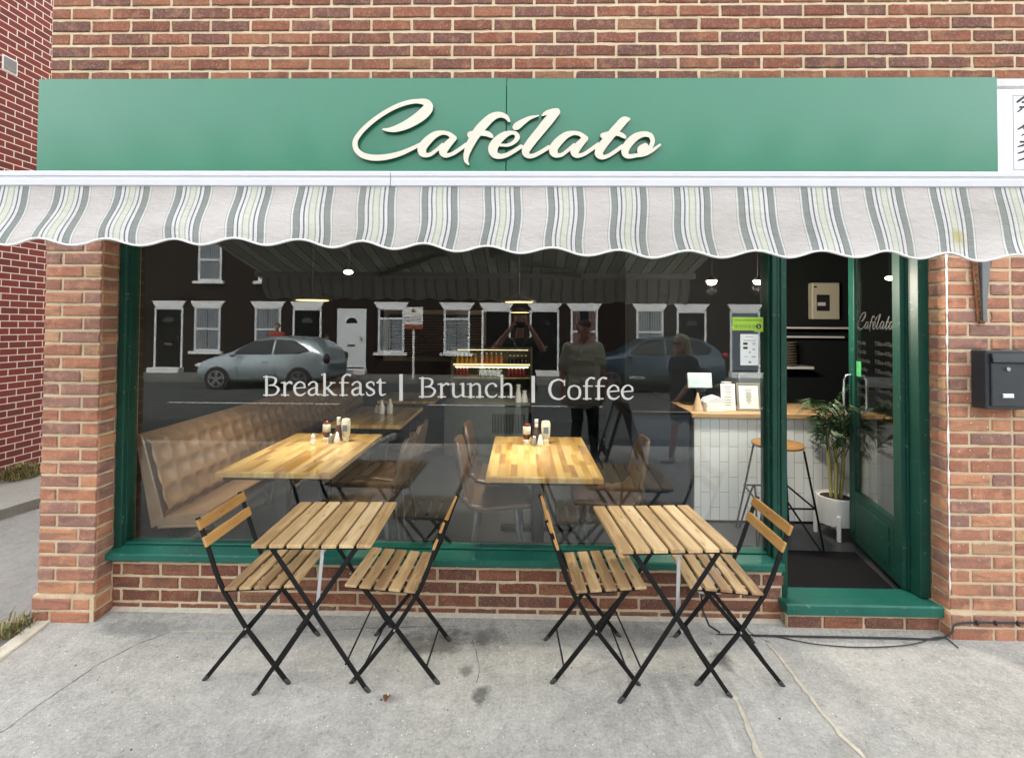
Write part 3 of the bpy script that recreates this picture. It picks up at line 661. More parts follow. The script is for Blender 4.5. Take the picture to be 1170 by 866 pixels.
# interior shell of the cafe (parts of the building)
IZ=.10
it=MB(); it.bx(-2.52,5.0,3.06,8.7,IZ-.06,IZ); it.build('interior_floor',FLOORM,ROOT)
it=MB(); it.bx(-2.55,5.0,2.99,8.7,2.72,2.80); it.build('ceiling',DARKCEIL,ROOT)
it=MB(); it.bx(-2.56,-2.50,3.06,8.7,IZ-.06,2.715); it.bx(-2.50,1.30,8.2,8.3,IZ,2.715); it.bx(5.0,5.08,3.06,8.7,IZ,2.715)
it.bx(1.30,4.99,5.75,5.85,IZ,2.715); it.bx(1.24,1.297,5.75,8.19,IZ,2.715)
it.bx(-2.50,1.45,3.00,3.05,IZ-.06,.36); it.bx(2.56,5.0,3.06,3.12,IZ,2.715)
it.build('interior_wall',DARKWALL,ROOT)

# ------------------------------------------------------------------ FASCIA SIGN
SG=thing('fascia_sign','long green fascia board lettered in raised cream script above the awning','sign',(-.07,2.70,2.55))
fs=MB(); SY=2.685
fs.bx(-2.785,-.0925,SY,2.757,2.50,3.117,.003); fs.bx(-.0895,2.628,SY,2.757,2.50,3.114,.003)
fs.build('panel',GREENSIGN,SG)
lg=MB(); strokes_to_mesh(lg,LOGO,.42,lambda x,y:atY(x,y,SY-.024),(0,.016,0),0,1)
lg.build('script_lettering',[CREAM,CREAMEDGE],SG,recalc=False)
# restaurant sign next door, cut by the frame
NS=thing('neighbour_sign','white sign panel with black Chinese characters, beside the end of the green fascia','sign',(3.2,2.70,2.55))
ns=MB(); ns.bx(2.634,4.6,2.705,2.757,2.46,3.06,.003); ns.build('panel',plain('white_sign_panel',(.72,.73,.76),.35,0,.04),NS)
ns=MB(); ns.bx(2.630,4.6,2.698,2.757,3.065,3.112,.004); ns.bx(2.632,4.6,2.700,2.757,3.0605,3.0645); ns.build('trim',plain('grey_trim',(.55,.54,.53),.4),NS)
ns=MB()
q0=atY(1157,109,2.7045); 
bx0,bx1,bz0,bz1=q0.x,4.4,2.60,q0.z
for a in((bx0,bx1,bz1-.004,bz1),(bx0,bx1,bz0,bz0+.004),(bx0,bx0+.004,bz0+.004,bz1-.004),(bx1-.004,bx1,bz0+.004,bz1-.004)): ns.bx(a[0],a[1],2.7038,2.705,a[2],a[3])
ns.build('border_line',GREYINK,NS)
ns=MB()
CH=[[[(0,.62,.1),(.25,.85,.1),(.5,1.0,.07)],[(.5,1.0,.1),(.75,.8,.1),(1,.65,.06)],[(.2,.6,.09),(.8,.6,.09)],[(.5,.75,.1),(.5,.05,.1)],[(.1,.35,.09),(.9,.35,.09)],[(.15,.25,.08),(.0,.1,.05)],[(.8,.25,.08),(1,.1,.05)]],
    [[(0,.4,.06),(.25,.65,.1),(.4,1,.06)],[(.6,1,.06),(.75,.65,.1),(1,.42,.06)],[(.25,.45,.09),(.75,.45,.09),(.72,.1,.09),(.6,.03,.06)],[(.45,.45,.09),(.38,.2,.09),(.15,.0,.05)]],
    [[(.1,.95,.09),(.9,.95,.09)],[(0,.72,.06),(.25,.82,.09),(.45,1,.06)],[(0,.42,.06),(.25,.52,.09),(.48,.75,.06)],[(0,.08,.06),(.3,.22,.09),(.5,.48,.06)],[(.55,.8,.09),(.95,.75,.09)],[(.6,.5,.09),(.95,.5,.09)],[(.75,.9,.09),(.75,.05,.09)],[(.55,.05,.08),(1,.05,.08)]]]
cx=atY(1164,150,2.70).x
for k,(gl_,zt,h) in enumerate(zip(CH,(3.025,2.88,2.765),(.11,.085,.12))):
    ns=MB(); strokes_to_mesh(ns,[[(x*.14,y*h,w*.13) for x,y,w in s] for s in gl_],.0022,lambda x,y:Vector((cx+x,2.7035,zt-h+y)),(0,.0015,0)); ns.build('character',INK,NS,recalc=False)

# ------------------------------------------------------------------ AWNING
AW=thing('awning','striped sage and beige canvas awning with a white front bar, stretched over the pavement','awning',(-.43,2.6,2.45))
AX0,AX1=-2.40,1.535
fb=MB()
prof=[(1.470,2.150),(1.476,2.146),(1.545,2.146),(1.552,2.152),(1.552,2.190),(1.545,2.196),(1.480,2.197),(1.471,2.190),(1.471,2.180),(1.474,2.177),(1.474,2.172),(1.470,2.168)]
fb.prism(prof,(AX0,0,0),(0,1,0),(0,0,1),1.992); fb.prism(prof,(AX0+1.994,0,0),(0,1,0),(0,0,1),AX1-AX0-1.994)
FB=fb.build('front_bar',WHITEALU,AW)
ECM=plain('white_end_cap',(.72,.73,.75),.4)
for x0,x1 in((AX0-.014,AX0-.001),(AX1+.001,AX1+.015)): ec=MB(); ec.prism([(a+(.004 if a<1.5 else -.004),b) for a,b in prof],(x0,0,0),(0,1,0),(0,0,1),x1-x0); ec.build('end_cap',ECM,FB)
cf=MB()
cf.grid(lambda u,v:Vector((AX0+.02+(AX1-AX0-.04)*u, 2.60+(1.54-2.60)*v, 2.485+(2.188-2.485)*v-.022*math.sin(PI*v)*(1+.3*math.sin(u*19)))),80,24,0,lambda u,v:Vector((AX0+.02+(AX1-AX0-.04)*u,v,0)))
cf.build('fabric',CANVASROOF,AW,60,recalc=False)
VX0,VX1=AX0+.01,AX1-.005
rv=np.random.RandomState(5); ph=rv.uniform(0,6.28,6)
def valance(u,v):
    x=VX0+(VX1-VX0)*u
    L=.197+.045*u**3+.004*math.sin(x*3.7+.5)+.0105*math.sin(2*PI*(x+.043)/.193)+.006*math.sin(x*2.1+1)
    wob=.012*math.sin(x*7.3+ph[0])+.009*math.sin(x*13.1+ph[1]+v)+.006*math.sin(x*26+ph[2])
    fl=.055*v**1.15+.6*wob*v**1.4+.010*math.sin(v*4.2+x*1.5)*v
    xs=x+.010*math.sin(v*5+x*4)*v
    return Vector((xs,1.475-fl,2.149-L*(v*(1-.04*v))))
va=MB(); va.grid(valance,420,16,0,lambda u,v:Vector((VX0+(VX1-VX0)*u,v,0)))
VA=va.build('valance',CANVAS,AW,60,recalc=False)
hm=MB(); P=[valance(i/600,1.0) for i in range(601)]; hm.tube(P,.0035,6); hm.build('hem',HEMW,VA,60)
ar=[]
for sgn,(shx,elx,frx) in ((1,(-1.85,-.60,-1.27)),(-1,(1.0,-.22,.53))):
    a=MB(); s0=Vector((shx,2.62,2.40)); e=Vector((elx,2.13,2.285)); f=Vector((frx,1.56,2.16))
    a.bar(s0,e,.035,.055,(0,0,1),.006); a.bar(e,f,.03,.045,(0,0,1),.006); a.tube([e+Vector((0,0,-.04)),e+Vector((0,0,.045))],.028,12); a.tube([s0+Vector((0,0,-.04)),s0+Vector((0,0,.05))],.03,12)
    a.build('arm',plain('arm_grey',(.30,.33,.31),.45),AW,35)
ca=MB(); ca.bx(AX0-.03,AX1+.03,2.58,2.682,2.43,2.497,.01); ca.bx(shx-.04,shx+.04,2.59,2.75,2.36,2.43,.004); ca.bx(-1.89,-1.81,2.59,2.75,2.36,2.43,.004)
ca.build('cassette',WHITEALU,AW)
ysp=MB(); pz_=valance((1.31-VX0)/(VX1-VX0),.72); 
# rusted strap bracket on the right pier
RB=thing('wall_bracket','rusty perforated iron strap and zinc channel hanging down the pier above the letter box','bracket',(2.58,2.74,1.74))
rb=MB(); rb.bar((2.538,2.738,2.13),(2.572,2.744,1.755),.03,.006,(0,-1,0),.001)
rb.build('strap',RUST,RB)
rb=MB()
for k in range(12): rb.tube([Vector((2.540+.0345*k/12,2.7335+.0005*k,2.11-.36*k/12)),Vector((2.540+.0345*k/12,2.7365+.0005*k,2.11-.36*k/12))],.0055,10)
rb.build('hole',INK,RB)
rb=MB(); rb.prism([(2.572,2.13),(2.622,2.13),(2.592,1.76),(2.577,1.76)],(0,2.748,0),(1,0,0),(0,0,1),.02); 
rb.tube([(2.575,2.728,2.12),(2.583,2.735,1.77)],.004,6)
rb.build('channel',GALV,RB)
rb=MB(); rb.tube([(2.565,2.740,1.757),(2.59,2.740,1.757)],.010,8); rb.build('pivot',RUST,RB)

# ------------------------------------------------------------------ MAILBOX
MBX=thing('mailbox','slate grey metal letter box with a lock and name window on the brick pier','mailbox',(2.63,2.70,1.28))
m=MB(); m.bx(2.528,2.80,2.665,2.757,1.283,1.602,.006); m.build('body',BLACKBOX,MBX)
m=MB(); m.bx(2.548,2.782,2.655,2.664,1.30,1.535,.004); DRM=m.build('door',BLACKBOX,MBX)
m=MB(); m.box((2.665,2.652,1.563),(.235,.012,.05),Matrix.Rotation(-.12,3,'X'),.003); m.bx(2.55,2.78,2.647,2.655,1.536,1.541,.001); m.build('flap',BLACKBOX,MBX)
m=MB(); m.tube([(2.633,2.656,1.503),(2.633,2.648,1.503)],.011,16); m.box((2.633,2.6475,1.503),(.012,.002,.003),Matrix.Rotation(.6,3,'Y')); m.build('lock',CHROME,DRM,40)
m=MB(); m.bx(2.602,2.664,2.650,2.656,1.345,1.37,.003); m.bx(2.607,2.659,2.649,2.6505,1.350,1.365,.001,1); m.build('name_window',[CHROME,WHITEP],DRM)

# ------------------------------------------------------------------ bistro tables and folding chairs
def make_table(label,loc,rz,first=True):
    t=thing('bistro_table',label,'table',loc,'slatted folding tables on the pavement',rz)
    return t
def table_parts(t):
    L0,W0,H=.54,.55,.70; w=.066; gap=(W0-7*w)/6
    s=MB(); rr=random.Random(17)
    for i in range(7):
        x=-W0/2+w/2+i*(w+gap)
        s.box((x,rr.uniform(-.002,.002),H-.009),(w,L0,.018),Matrix.Rotation(rr.uniform(-.004,.004),3,'Z'),.0025,0,(i*.37+.13)%1)
    def loc(mb,name,mat,sm=None):
        o=mb.build(name,mat,None,sm); o.parent=t; return o
    loc(s,'slat_top',WOOD)
    f=MB()
    for y in(-.235,.235):
        f=MB(); f.box((0,y,H-.026),(.50,.022,.016),None,.001); loc(f,'top_rail',STEEL)
    for k,y in enumerate((-.238,.238)):
        for sgn in(1,-1):
            l=MB(); yy=y+(.006 if sgn>0 else -.006)
            l.bar((-sgn*.20,yy,H-.03),(sgn*.252,yy,.012),.020,.008,(0,1,0),.001)
            lg=loc(l,'leg',STEEL)
            ft=MB(); ft.box((sgn*.257,yy,.0095),(.036,.016,.019),Matrix.Rotation(sgn*.9,3,'Y'),.004); fo=ft.build('foot_cap',RUBBER,None); fo.parent=lg
    for x,z in((-.198,H-.045),(.198,H-.045),(-.155,.13),(.155,.13)): c=MB(); c.tube([(x,-.235,z),(x,.235,z)],.0045,8); loc(c,'crossbar',STEEL,40)
    for y0 in(-.248,.228): c=MB(); c.tube([(.027,y0,.313),(.027,y0+.02,.313)],.0042,10); loc(c,'pivot_bolt',ZINC,40)
    z=MB(); z.bar((.03,-.20,H-.03),(.012,-.225,.335),.016,.004,(0,1,0),.0008); loc(z,'locking_strut',ZINC)
TB=make_table('slatted folding table standing in front of the tan bench, under the word Breakfast',(-.9744,2.4954,0),.0365)
TB['label']='slatted folding table standing in front of the tan bench, under the word Breakfast'
table_parts(TB)
relabel_copy(TB,(.709,2.5047,.0),.0699,'slatted folding table nearest the doorway, under the word Coffee')

def make_chair(label,loc,rz):
    t=thing('folding_chair',label,'chair',loc,'slatted folding chairs on the pavement',rz)
    def put(mb,name,mat,par=None,sm=None):
        o=mb.build(name,mat,None,sm); o.parent=par or t; return o
    rr=random.Random(23); s=MB()
    for i in range(5):                           # seat slats run across the chair
        x=-.085+i*.0715; z=.452+.004*i
        s.box((x+.012,rr.uniform(-.002,.002),z),(.055,.39,.014),Matrix.Rotation(-.055,3,'Y')@Matrix.Rotation(rr.uniform(-.006,.006),3,'Z'),.0025,0,(i*.41+.2)%1)
    put(s,'seat',WOODSEAT)
    for y in(-.165,.165): sr=MB(); sr.bar((-.10,y,.434),(.215,y,.450),.018,.010,(0,0,1),.001); put(sr,'seat_rail',STEEL)
    for k,(x,z) in enumerate(((-.238,.755),(-.207,.675))):
        b=MB(); b.box((x+.012,0,z),(.013,.40,.050),Matrix.Rotation(-.36,3,'Y'),.003,0,.3+.3*k); put(b,'backrest',WOODBACK)
    for y in(-.178,.178):
        l=MB(); l.sweep([(-.243,y,.785),(-.215,y,.715),(-.175,y,.60),(-.148,y,.52),(-.110,y,.435),(.0,y,.262),(.196,y,.014)],.008,.020,(0,1,0)); lo=put(l,'leg',STEEL)
        f=MB(); f.box((.202,y,.0095),(.036,.015,.019),Matrix.Rotation(.9,3,'Y'),.004); put(f,'foot_cap',RUBBER,lo)
        y2=y*(.158/.178); l=MB(); l.sweep([(.165,y2,.445),(.0,y2,.255),(-.196,y2,.014)],.008,.020,(0,1,0)); lo=put(l,'leg',STEEL)
        f=MB(); f.box((-.202,y2,.0095),(.036,.015,.019),Matrix.Rotation(-.9,3,'Y'),.004); put(f,'foot_cap',RUBBER,lo)
    for x,z,yy in((-.112,.44,.185),(.165,.438,.165),(.15,.075,.18),(-.15,.075,.16)): c=MB(); c.tube([(x,-yy,z),(x,yy,z)],.0045,8); put(c,'crossbar',STEEL,None,40)
    for y in(-.178,.178): c=MB(); c.tube([(.0,y-.012,.262),(.0,y+.012,.262)],.0038,8); put(c,'pivot_bolt',ZINC,None,40)
    return t
CH1=make_chair('folding slat chair in front of the tan bench, its honey backrest towards the brick pier',(-1.312,2.487,0),.02)
relabel_copy(CH1,(-.590,2.497,0),PI-.03,'folding slat chair seen edge-on, drawn up to the table under the word Breakfast')
relabel_copy(CH1,(.360,2.52,0),.05,'folding slat chair seen edge-on, drawn up to the table under the word Coffee')
relabel_copy(CH1,(1.066,2.53,0),PI-.03,'folding slat chair standing beside the green door post, its back to the doorway')

# ------------------------------------------------------------------ small things outside
CB=thing('cable_box','small grey junction box fixed low on the brick below the window','junction box',(1.11,2.84,.17))
m=MB(); m.bx(1.03,1.16,2.812,2.863,.185,.335,.004); m.build('housing',plain('grey_pvc',(.42,.46,.52),.45,0,.05),CB)
m=MB(); m.tube([(1.05,2.83,.19),(1.05,2.80,.10),(1.07,2.76,.04),(1.12,2.73,.02)],.006,8); m.build('lead',INK,CB)
q=MB(); pts=[gp(852,716),gp(900,724),gp(960,730),gp(1020,728),gp(1055,721)]; P=[Vector((x,min(y,2.725),.012)) for x,y in pts]+[Vector((2.37,2.715,.05)),Vector((2.43,2.728,.096)),Vector((2.75,2.728,.105)),Vector((3.4,2.728,.11))]
def smooth_path(P,n=6):
    out=[]
    Q=[P[0]*2-P[1]]+P+[P[-1]*2-P[-2]]
    for i in range(1,len(Q)-2):
        for k in range(n):
            t=k/n; out.append(.5*((2*Q[i])+(Q[i+1]-Q[i-1])*t+(2*Q[i-1]-5*Q[i]+4*Q[i+1]-Q[i+2])*t*t+(3*Q[i]-Q[i-1]-3*Q[i+1]+Q[i+2])*t**3))
    out.append(P[-1]); return out
q.tube(smooth_path(P),.005,8)
for x in(2.52,2.62,2.74): q.box((x,2.724,.103),(.012,.016,.026),None,.003)
tag(q.build('cable',INK,None,40),'thick black cable lying along the doorstep and clipped low on the right pier','cable')
q=MB(); q.tube(smooth_path([Vector((1.10,2.73,.012))]+[Vector((*gp(x,y),.008)) for x,y in((880,728),(930,737),(985,741),(1040,738),(1075,729))]+[Vector((2.36,2.66,.008))]),.0032,6)
tag(q.build('cable',INK,None,40),'thin grey cable looping over the pavement in front of the doorstep','cable')
lf=MB(); qx,qy=gp(442,799)
lf.grid(lambda u,v:Vector((qx+(u-.5)*.034*math.sin(PI*(.15+.7*v)),qy+(v-.5)*.045,.006+.014*(u-.5)**2*8*.4+.006*math.sin(v*5))),8,8)
tag(lf.build('dead_leaf',plain('leaf_brown',(.20,.085,.04),.8,0,.4,60),None,60),'curled brown leaf lying on the pavement in front of the left table','leaf')
# weeds
WEED=plain('weed_green',(.11,.115,.03),.8,0,.5,20); STRAW=plain('weed_straw',(.33,.25,.11),.9,0,.4,20)
def tuft(name,label,c,n,h,spread,seed,mats=(WEED,STRAW)):
    r=random.Random(seed); b=MB()
    for i in range(n):
        a=r.uniform(0,2*PI); d=r.uniform(0,spread); x=c[0]+d*math.cos(a); y=c[1]+d*math.sin(a); ln=h*r.uniform(.4,1.1); la=r.uniform(0,2*PI); le=r.uniform(.2,1.0)*ln
        w=r.uniform(.002,.005); p0=Vector((x,y,c[2])); p1=p0+Vector((le*.35*math.cos(la),le*.35*math.sin(la),ln*.6)); p2=p0+Vector((le*math.cos(la),le*math.sin(la),ln*r.uniform(.6,1)))
        s_=Vector((-math.sin(la),math.cos(la),0))*w
        b.add([p0-s_,p0+s_,p1+s_,p1-s_,p2],[(0,1,2,3),(3,2,4)],0 if r.random()<.55 else 1)
    return tag(b.build(name,list(mats),None,recalc=False),label,'weeds')
tuft('weed_tuft','straggly yellow-green weeds growing at the foot of the left pier beside the lane',(-2.82,2.66,-.01),130,.10,.11,1)
tuft('weed_tuft','small dry tuft of grass sprouting along the concrete edging strip, towards the camera',(-2.76,2.40,-.01),110,.06,.10,2)
for k,(y,lb) in enumerate(((5.0,'dry tangled weeds along the foot of the dark red wall, nearest clump'),(5.55,'dry tangled weeds along the foot of the dark red wall, farther clump'))):
    b=None; tuft('weed_tuft',lb,(-5.25,y,.09),600,.16,.16,10+k)

# ------------------------------------------------------------------ NEIGHBOUR WALL (left)
def redbrick():
    m,n,b=newmat('dark_red_brick'); pos=n('ShaderNodeTexCoord').outputs['Object']; s=n('ShaderNodeSeparateXYZ',{'Vector':pos})
    v=n('ShaderNodeCombineXYZ',{'X':s.outputs[1],'Y':s.outputs[2],'Z':0.0}).outputs[0]
    br=n('ShaderNodeTexBrick',{'Vector':v,'Color1':(.19,.023,.015,1),'Color2':(.125,.016,.012,1),'Mortar':(.74,.66,.58,1),'Scale':1.0,'Mortar Size':.005,'Mortar Smooth':.1,'Bias':0.0,'Brick Width':.178,'Row Height':.072})
    f=n.noise(pos,30,5,.6); col=n.mix(n.math('MULTIPLY',f,.5),br.outputs['Color'],(.07,.02,.018,1),'MULTIPLY'); col=n.mix(.72,col,br.outputs['Color'])
    n.set(b,'Base Color',col); n.set(b,'Roughness',.85); n.set(b,'Normal',n.bump(n.math('SUBTRACT',n.math('MULTIPLY',f,.2),br.outputs['Fac']),.6,.006)); return m
NB=thing('neighbour_building','dark red brick building with white mortar, across the lane from the cafe','building',(-6.5,7,0))
m=MB(); m.bx(-11.5,-5.38,3.6,14,-.1,8.2); m.build('wall',redbrick(),NB)
m=MB(); m.prism([(3.4,8.2),(14.2,8.2),(8.8,11)],(-11.7,0,0),(0,1,0),(0,0,1),6.5); m.build('roof',plain('red_tiles',(.12,.05,.04),.8,0,.3,10,.3),NB)
vd=ray(12,75); vp=vd*(-5.37/vd.x); m=MB(); p=vp.y; vz=vp.z+EYE; m.bx(-5.385,-5.372,p-.075,p+.075,vz-.08,vz+.08,.002); m.bx(-5.373,-5.366,p-.06,p+.06,vz-.065,vz+.065,.001,1)
m.build('air_vent',[WHITEP,plain('vent_grey',(.16,.16,.16),.6)],NB)
kp=MB(); kp.prism([(-5.38,3.0),(-4.72,3.0),(-4.50,4.35),(-4.42,4.62),(-4.30,5.4),(-4.3,12),(-5.38,12)],(0,0,-.05),(1,0,0),(0,1,0),.13,0)
tag(kp.build('lane_pavement',asphalt_mat('lane_pavement_asphalt',(.24,.235,.21),(.36,.35,.31))),kind='structure')

# ------------------------------------------------------------------ INTERIOR THINGS
def fix_on(t,mb,name,mat,sm=None,par=None): return mb.build(name,mat,par or t,sm)
# tufted bench along the left wall
BN=thing('bench_seat','long tan leather bench with a deep buttoned back along the left wall of the cafe','bench',(-2.2,3.0,IZ))
BY0,BY1=3.02,6.9
def back(u,v):
    y=BY0+(BY1-BY0)*u; z=.50+.50*v
    x=-2.255-.145*v
    sp=.135; row=(v*.50)/.125; oy=(y+(sp/2 if int(round(row))%2 else 0))/sp
    # button tufting: dimples on a diamond lattice
    a=math.cos(2*PI*(y/sp)/2)*math.cos(2*PI*(v*.5/.125)/2)
    d=.030*(1-abs(a)**.5) if 0.03<v<.97 else .0
    edge=min(v,1-v,.08)/.08
    return Vector((x+.032*edge+ (abs(a)*-.030+.015)*edge,y,z))
b=MB(); b.grid(lambda u,v:back(u,v),330,44); fix_on(BN,b,'backrest',TAN,60)
b=MB()
P=[(-2.29,.46),(-2.235,.50),(-1.98,.525),(-1.945,.515),(-1.93,.49),(-1.945,.455),(-1.99,.44),(-2.29,.42)]
b.prism(P,(0,BY0,0),(1,0,0),(0,0,1),-(BY1-BY0)); b.prism([(-2.25,.47),(-2.40,1.0),(-2.42,1.015),(-2.45,1.005),(-2.33,.42)],(0,BY0+.002,0),(1,0,0),(0,0,1),-(BY1-BY0-.004))
o=fix_on(BN,b,'seat',TAN,40)
b=MB(); b.tube([(-2.25,BY0-.004,.475),(-2.40,BY0-.004,1.0),(-2.43,BY0-.004,1.012)],.008,6); b.tube([(-2.27,BY0-.004,.435),(-1.99,BY0-.004,.445),(-1.94,BY0-.004,.47)],.007,6); b.tube([(-1.965,BY0,.527),(-1.965,BY1,.527)],.006,6)
fix_on(BN,b,'piping',TAN,40)
b=MB()
for y in(3.10,4.3,5.5,6.7):
    for x in(-2.24,-2.0):
        lgm=MB(); lgm.tube([(x-.03,y,.44),(x-.045,y,IZ),(x+.015,y,IZ+.004),(x+.03,y,.44)],.007,8); fix_on(BN,lgm,'leg',CHROME,40)
# tables inside
def inner_table(label,x0,x1,y0,y1,group='butcher block tables inside the cafe'):
    t=thing('cafe_table',label,'table',((x0+x1)/2,(y0+y1)/2,IZ),group)
    b=MB(); b.bx(x0,x1,y0,y1,.757,.790,.003); fix_on(t,b,'tabletop',BLOCK)
    b=MB(); b.bx(x0+.03,x1-.03,y0+.03,y1-.03,.735,.756,.002); fix_on(t,b,'apron',STEEL)
    for yy in((y0+.2,y1-.2)):
        b=MB(); xm=(x0+x1)/2; b.bar((xm-.03,yy,.735),(xm-.03,yy,IZ+.03),.07,.07,(1,0,0),.004); b.bar((xm-.3,yy,IZ+.02),(xm+.26,yy,IZ+.02),.06,.035,(0,0,1),.006); b.bar((xm-.03,yy-.22,IZ+.02),(xm-.03,yy+.22,IZ+.02),.06,.035,(0,0,1),.006); fix_on(t,b,'leg',STEEL)
    return t
inner_table('butcher block table just inside the window on the left, in front of the tan bench',-1.905,-1.17,2.985,4.08)
inner_table('butcher block table just inside the window behind the word Brunch, with two brown chairs',-.212,.512,2.955,4.05)
inner_table('darker butcher block table deeper in the cafe beside the bench, behind the word Breakfast',-1.80,-1.10,4.42,5.42)
inner_table('butcher block table farthest back along the bench',-1.75,-1.05,5.85,6.6)
# brown shell chairs
def shell_chair(label,loc,rz):
    t=thing('shell_chair',label,'chair',loc,'brown shell chairs inside the cafe',rz)
    b=MB()
    prof=[(.235,.425),(.22,.447),(.12,.452),(-.06,.432),(-.155,.45),(-.205,.52),(-.235,.65),(-.265,.80),(-.275,.85)]
    hw=  [.15,.19,.215,.215,.215,.21,.195,.17,.12]
    def top(u,v):
        k=v*(len(prof)-1); i=min(int(k),len(prof)-2); f=k-i; x=prof[i][0]*(1-f)+prof[i+1][0]*f; z=prof[i][1]*(1-f)+prof[i+1][1]*f; w=hw[i]*(1-f)+hw[i+1]*f
        s=(u*2-1); return Vector((x+(.03*s*s if z>.55 else 0),s*w,z+(.02*s*s if z<.5 else 0)))
    b.grid(top,14,40); o=b.build('seat_shell',TANCHAIR,None,60,recalc=False); o.parent=t
    md=o.modifiers.new('thickness','SOLIDIFY'); md.thickness=.028; md.offset=0
    for x,y in((.17,.15),(.17,-.15),(-.14,.15),(-.14,-.15)):
        l=MB(); l.tube([(x*.8,y*.8,.43),(x*1.15,y*1.2,.0)],[.014,.010],10); lo=l.build('leg',GALV,None,40); lo.parent=t
    return t
S1=shell_chair('brown shell chair facing right, nearest the window at the table behind the word Brunch',(-.17,3.28,IZ),.03)
relabel_copy(S1,(-.17,3.78,IZ),.0,'brown shell chair facing right, second from the window at the table behind Brunch')
relabel_copy(S1,(-1.02,3.32,IZ),PI+.05,'brown shell chair facing the tan bench across the table, nearest the window')
relabel_copy(S1,(-1.02,3.80,IZ),PI,'brown shell chair facing the tan bench across the table, second from the window')
relabel_copy(S1,(.60,3.35,IZ),PI-.05,'brown shell chair facing left, across the table behind the word Brunch')
# condiments
GLASSC=glass_mat('clear_glass',.04,(.85,.88,.88)); KETCH=plain('ketchup_red',(.10,.010,.008),.2,0,.1,40,0,.5,.4); MAYO=plain('mayo_cream',(.74,.72,.60),.35,0,.03); VINE=plain('vinegar_brown',(.10,.05,.03),.15)
PORC=plain('white_porcelain',(.82,.82,.82),.15,0,.03); LABELW=plain('bottle_label',(.65,.63,.55),.5); LABELB=plain('bottle_label_blue',(.16,.22,.30),.5)
TT=.7905
def bottle_things(ox,oy,where,first):
    t=thing('sauce_bottle','upside-down red ketchup bottle with a white cap, '+where,'bottle',(ox-.065,oy,TT))
    b=MB(); b.lathe((ox-.065,oy,TT),[(.024,0),(.026,.004),(.026,.032),(.02,.034)],18); fix_on(t,b,'cap',WHITEP,40)
    b=MB(); b.lathe((ox-.065,oy,TT+.034),[(.018,0),(.030,.02),(.031,.06),(.029,.11),(.024,.125),(.012,.13)],18,0,1,.72); fix_on(t,b,'bottle',KETCH,50)
    b=MB(); b.lathe((ox-.065,oy-.0015,TT+.075),[(.027,0),(.0312,.005),(.0312,.06),(.026,.065)],18,0,1,.72); fix_on(t,b,'label',LABELW,50)
    t=thing('sauce_bottle','cream mayonnaise squeeze bottle standing on its cap, '+where,'bottle',(ox+.085,oy+.01,TT))
    b=MB(); b.lathe((ox+.085,oy+.01,TT),[(.022,0),(.024,.004),(.022,.034),(.018,.036)],18); fix_on(t,b,'cap',MAYO,40)
    b=MB(); b.lathe((ox+.085,oy+.01,TT+.036),[(.018,0),(.032,.02),(.036,.07),(.037,.12),(.030,.142),(.010,.146)],18,0,1,.7); fix_on(t,b,'bottle',MAYO,50)
    b=MB(); b.bx(ox+.065,ox+.105,oy-.0185,oy-.0165,TT+.085,TT+.135,.001); fix_on(t,b,'label',LABELB)
    t=thing('vinegar_bottle','slim dark vinegar bottle with a white cap, '+where,'bottle',(ox+.012,oy+.045,TT))
    b=MB(); b.lathe((ox+.012,oy+.045,TT),[(.026,0),(.028,.003),(.027,.085),(.014,.115),(.0125,.155)],18); fix_on(t,b,'bottle',VINE,50)
    b=MB(); b.lathe((ox+.012,oy+.045,TT+.123),[(.0145,0),(.0145,.032)],16); b.lathe((ox+.012,oy+.045,TT+.160),[(.015,0),(.0155,.022),(.013,.024)],16); fix_on(t,b,'cap',WHITEP,50)
    t=thing('salt_shaker','white pointed salt shaker beside the vinegar, '+where,'shaker',(ox+.04,oy-.055,TT))
    b=MB(); b.lathe((ox+.04,oy-.055,TT),[(.021,0),(.0245,.004),(.022,.03),(.014,.062),(.011,.078),(.004,.088)],18); fix_on(t,b,'body',PORC,60)
    t=thing('pepper_shaker','clear glass pepper shaker with a metal lid, '+where,'shaker',(ox-.01,oy-.05,TT))
    b=MB(); b.lathe((ox-.01,oy-.05,TT),[(.019,0),(.021,.003),(.019,.05),(.016,.058)],16); fix_on(t,b,'body',plain('smoked_glass',(.28,.30,.28),.08),50)
    b=MB(); b.lathe((ox-.01,oy-.05,TT+.058),[(.017,0),(.017,.012),(.010,.018)],16); fix_on(t,b,'lid',CHROME,50)
bottle_things(.115,3.80,'on the table behind the word Brunch',1)
bottle_things(-1.47,3.80,'on the table by the tan bench',0)
TT=.7905
t=thing('salt_shaker','white porcelain shaker standing alone, left of the condiments on the table by the bench','shaker',(-1.60,3.70,TT))
b=MB(); b.lathe((-1.60,3.70,TT),[(.021,0),(.0245,.004),(.022,.03),(.014,.055),(.016,.058),(.016,.068),(.006,.074),(.005,.085)],18); fix_on(t,b,'body',PORC,60)
for k,(x,y,h,mt,lb) in enumerate(((-1.36,5.0,.16,MAYO,'cream sauce bottle on the darker table deeper in the cafe'),(-1.44,4.98,.15,PORC,'white shaker jug on the darker table deeper in the cafe'),(-1.50,5.02,.09,PORC,'small white shaker on the darker table deeper in the cafe, leftmost'))):
    b=MB(); b.lathe((x,y,TT),[(.02,0),(.03,.004),(.03,h*.55),(.015,h*.75),(.014,h*.95),(.006,h)],16); tag(b.build('condiment_bottle',mt,None,50),lb,'bottle')
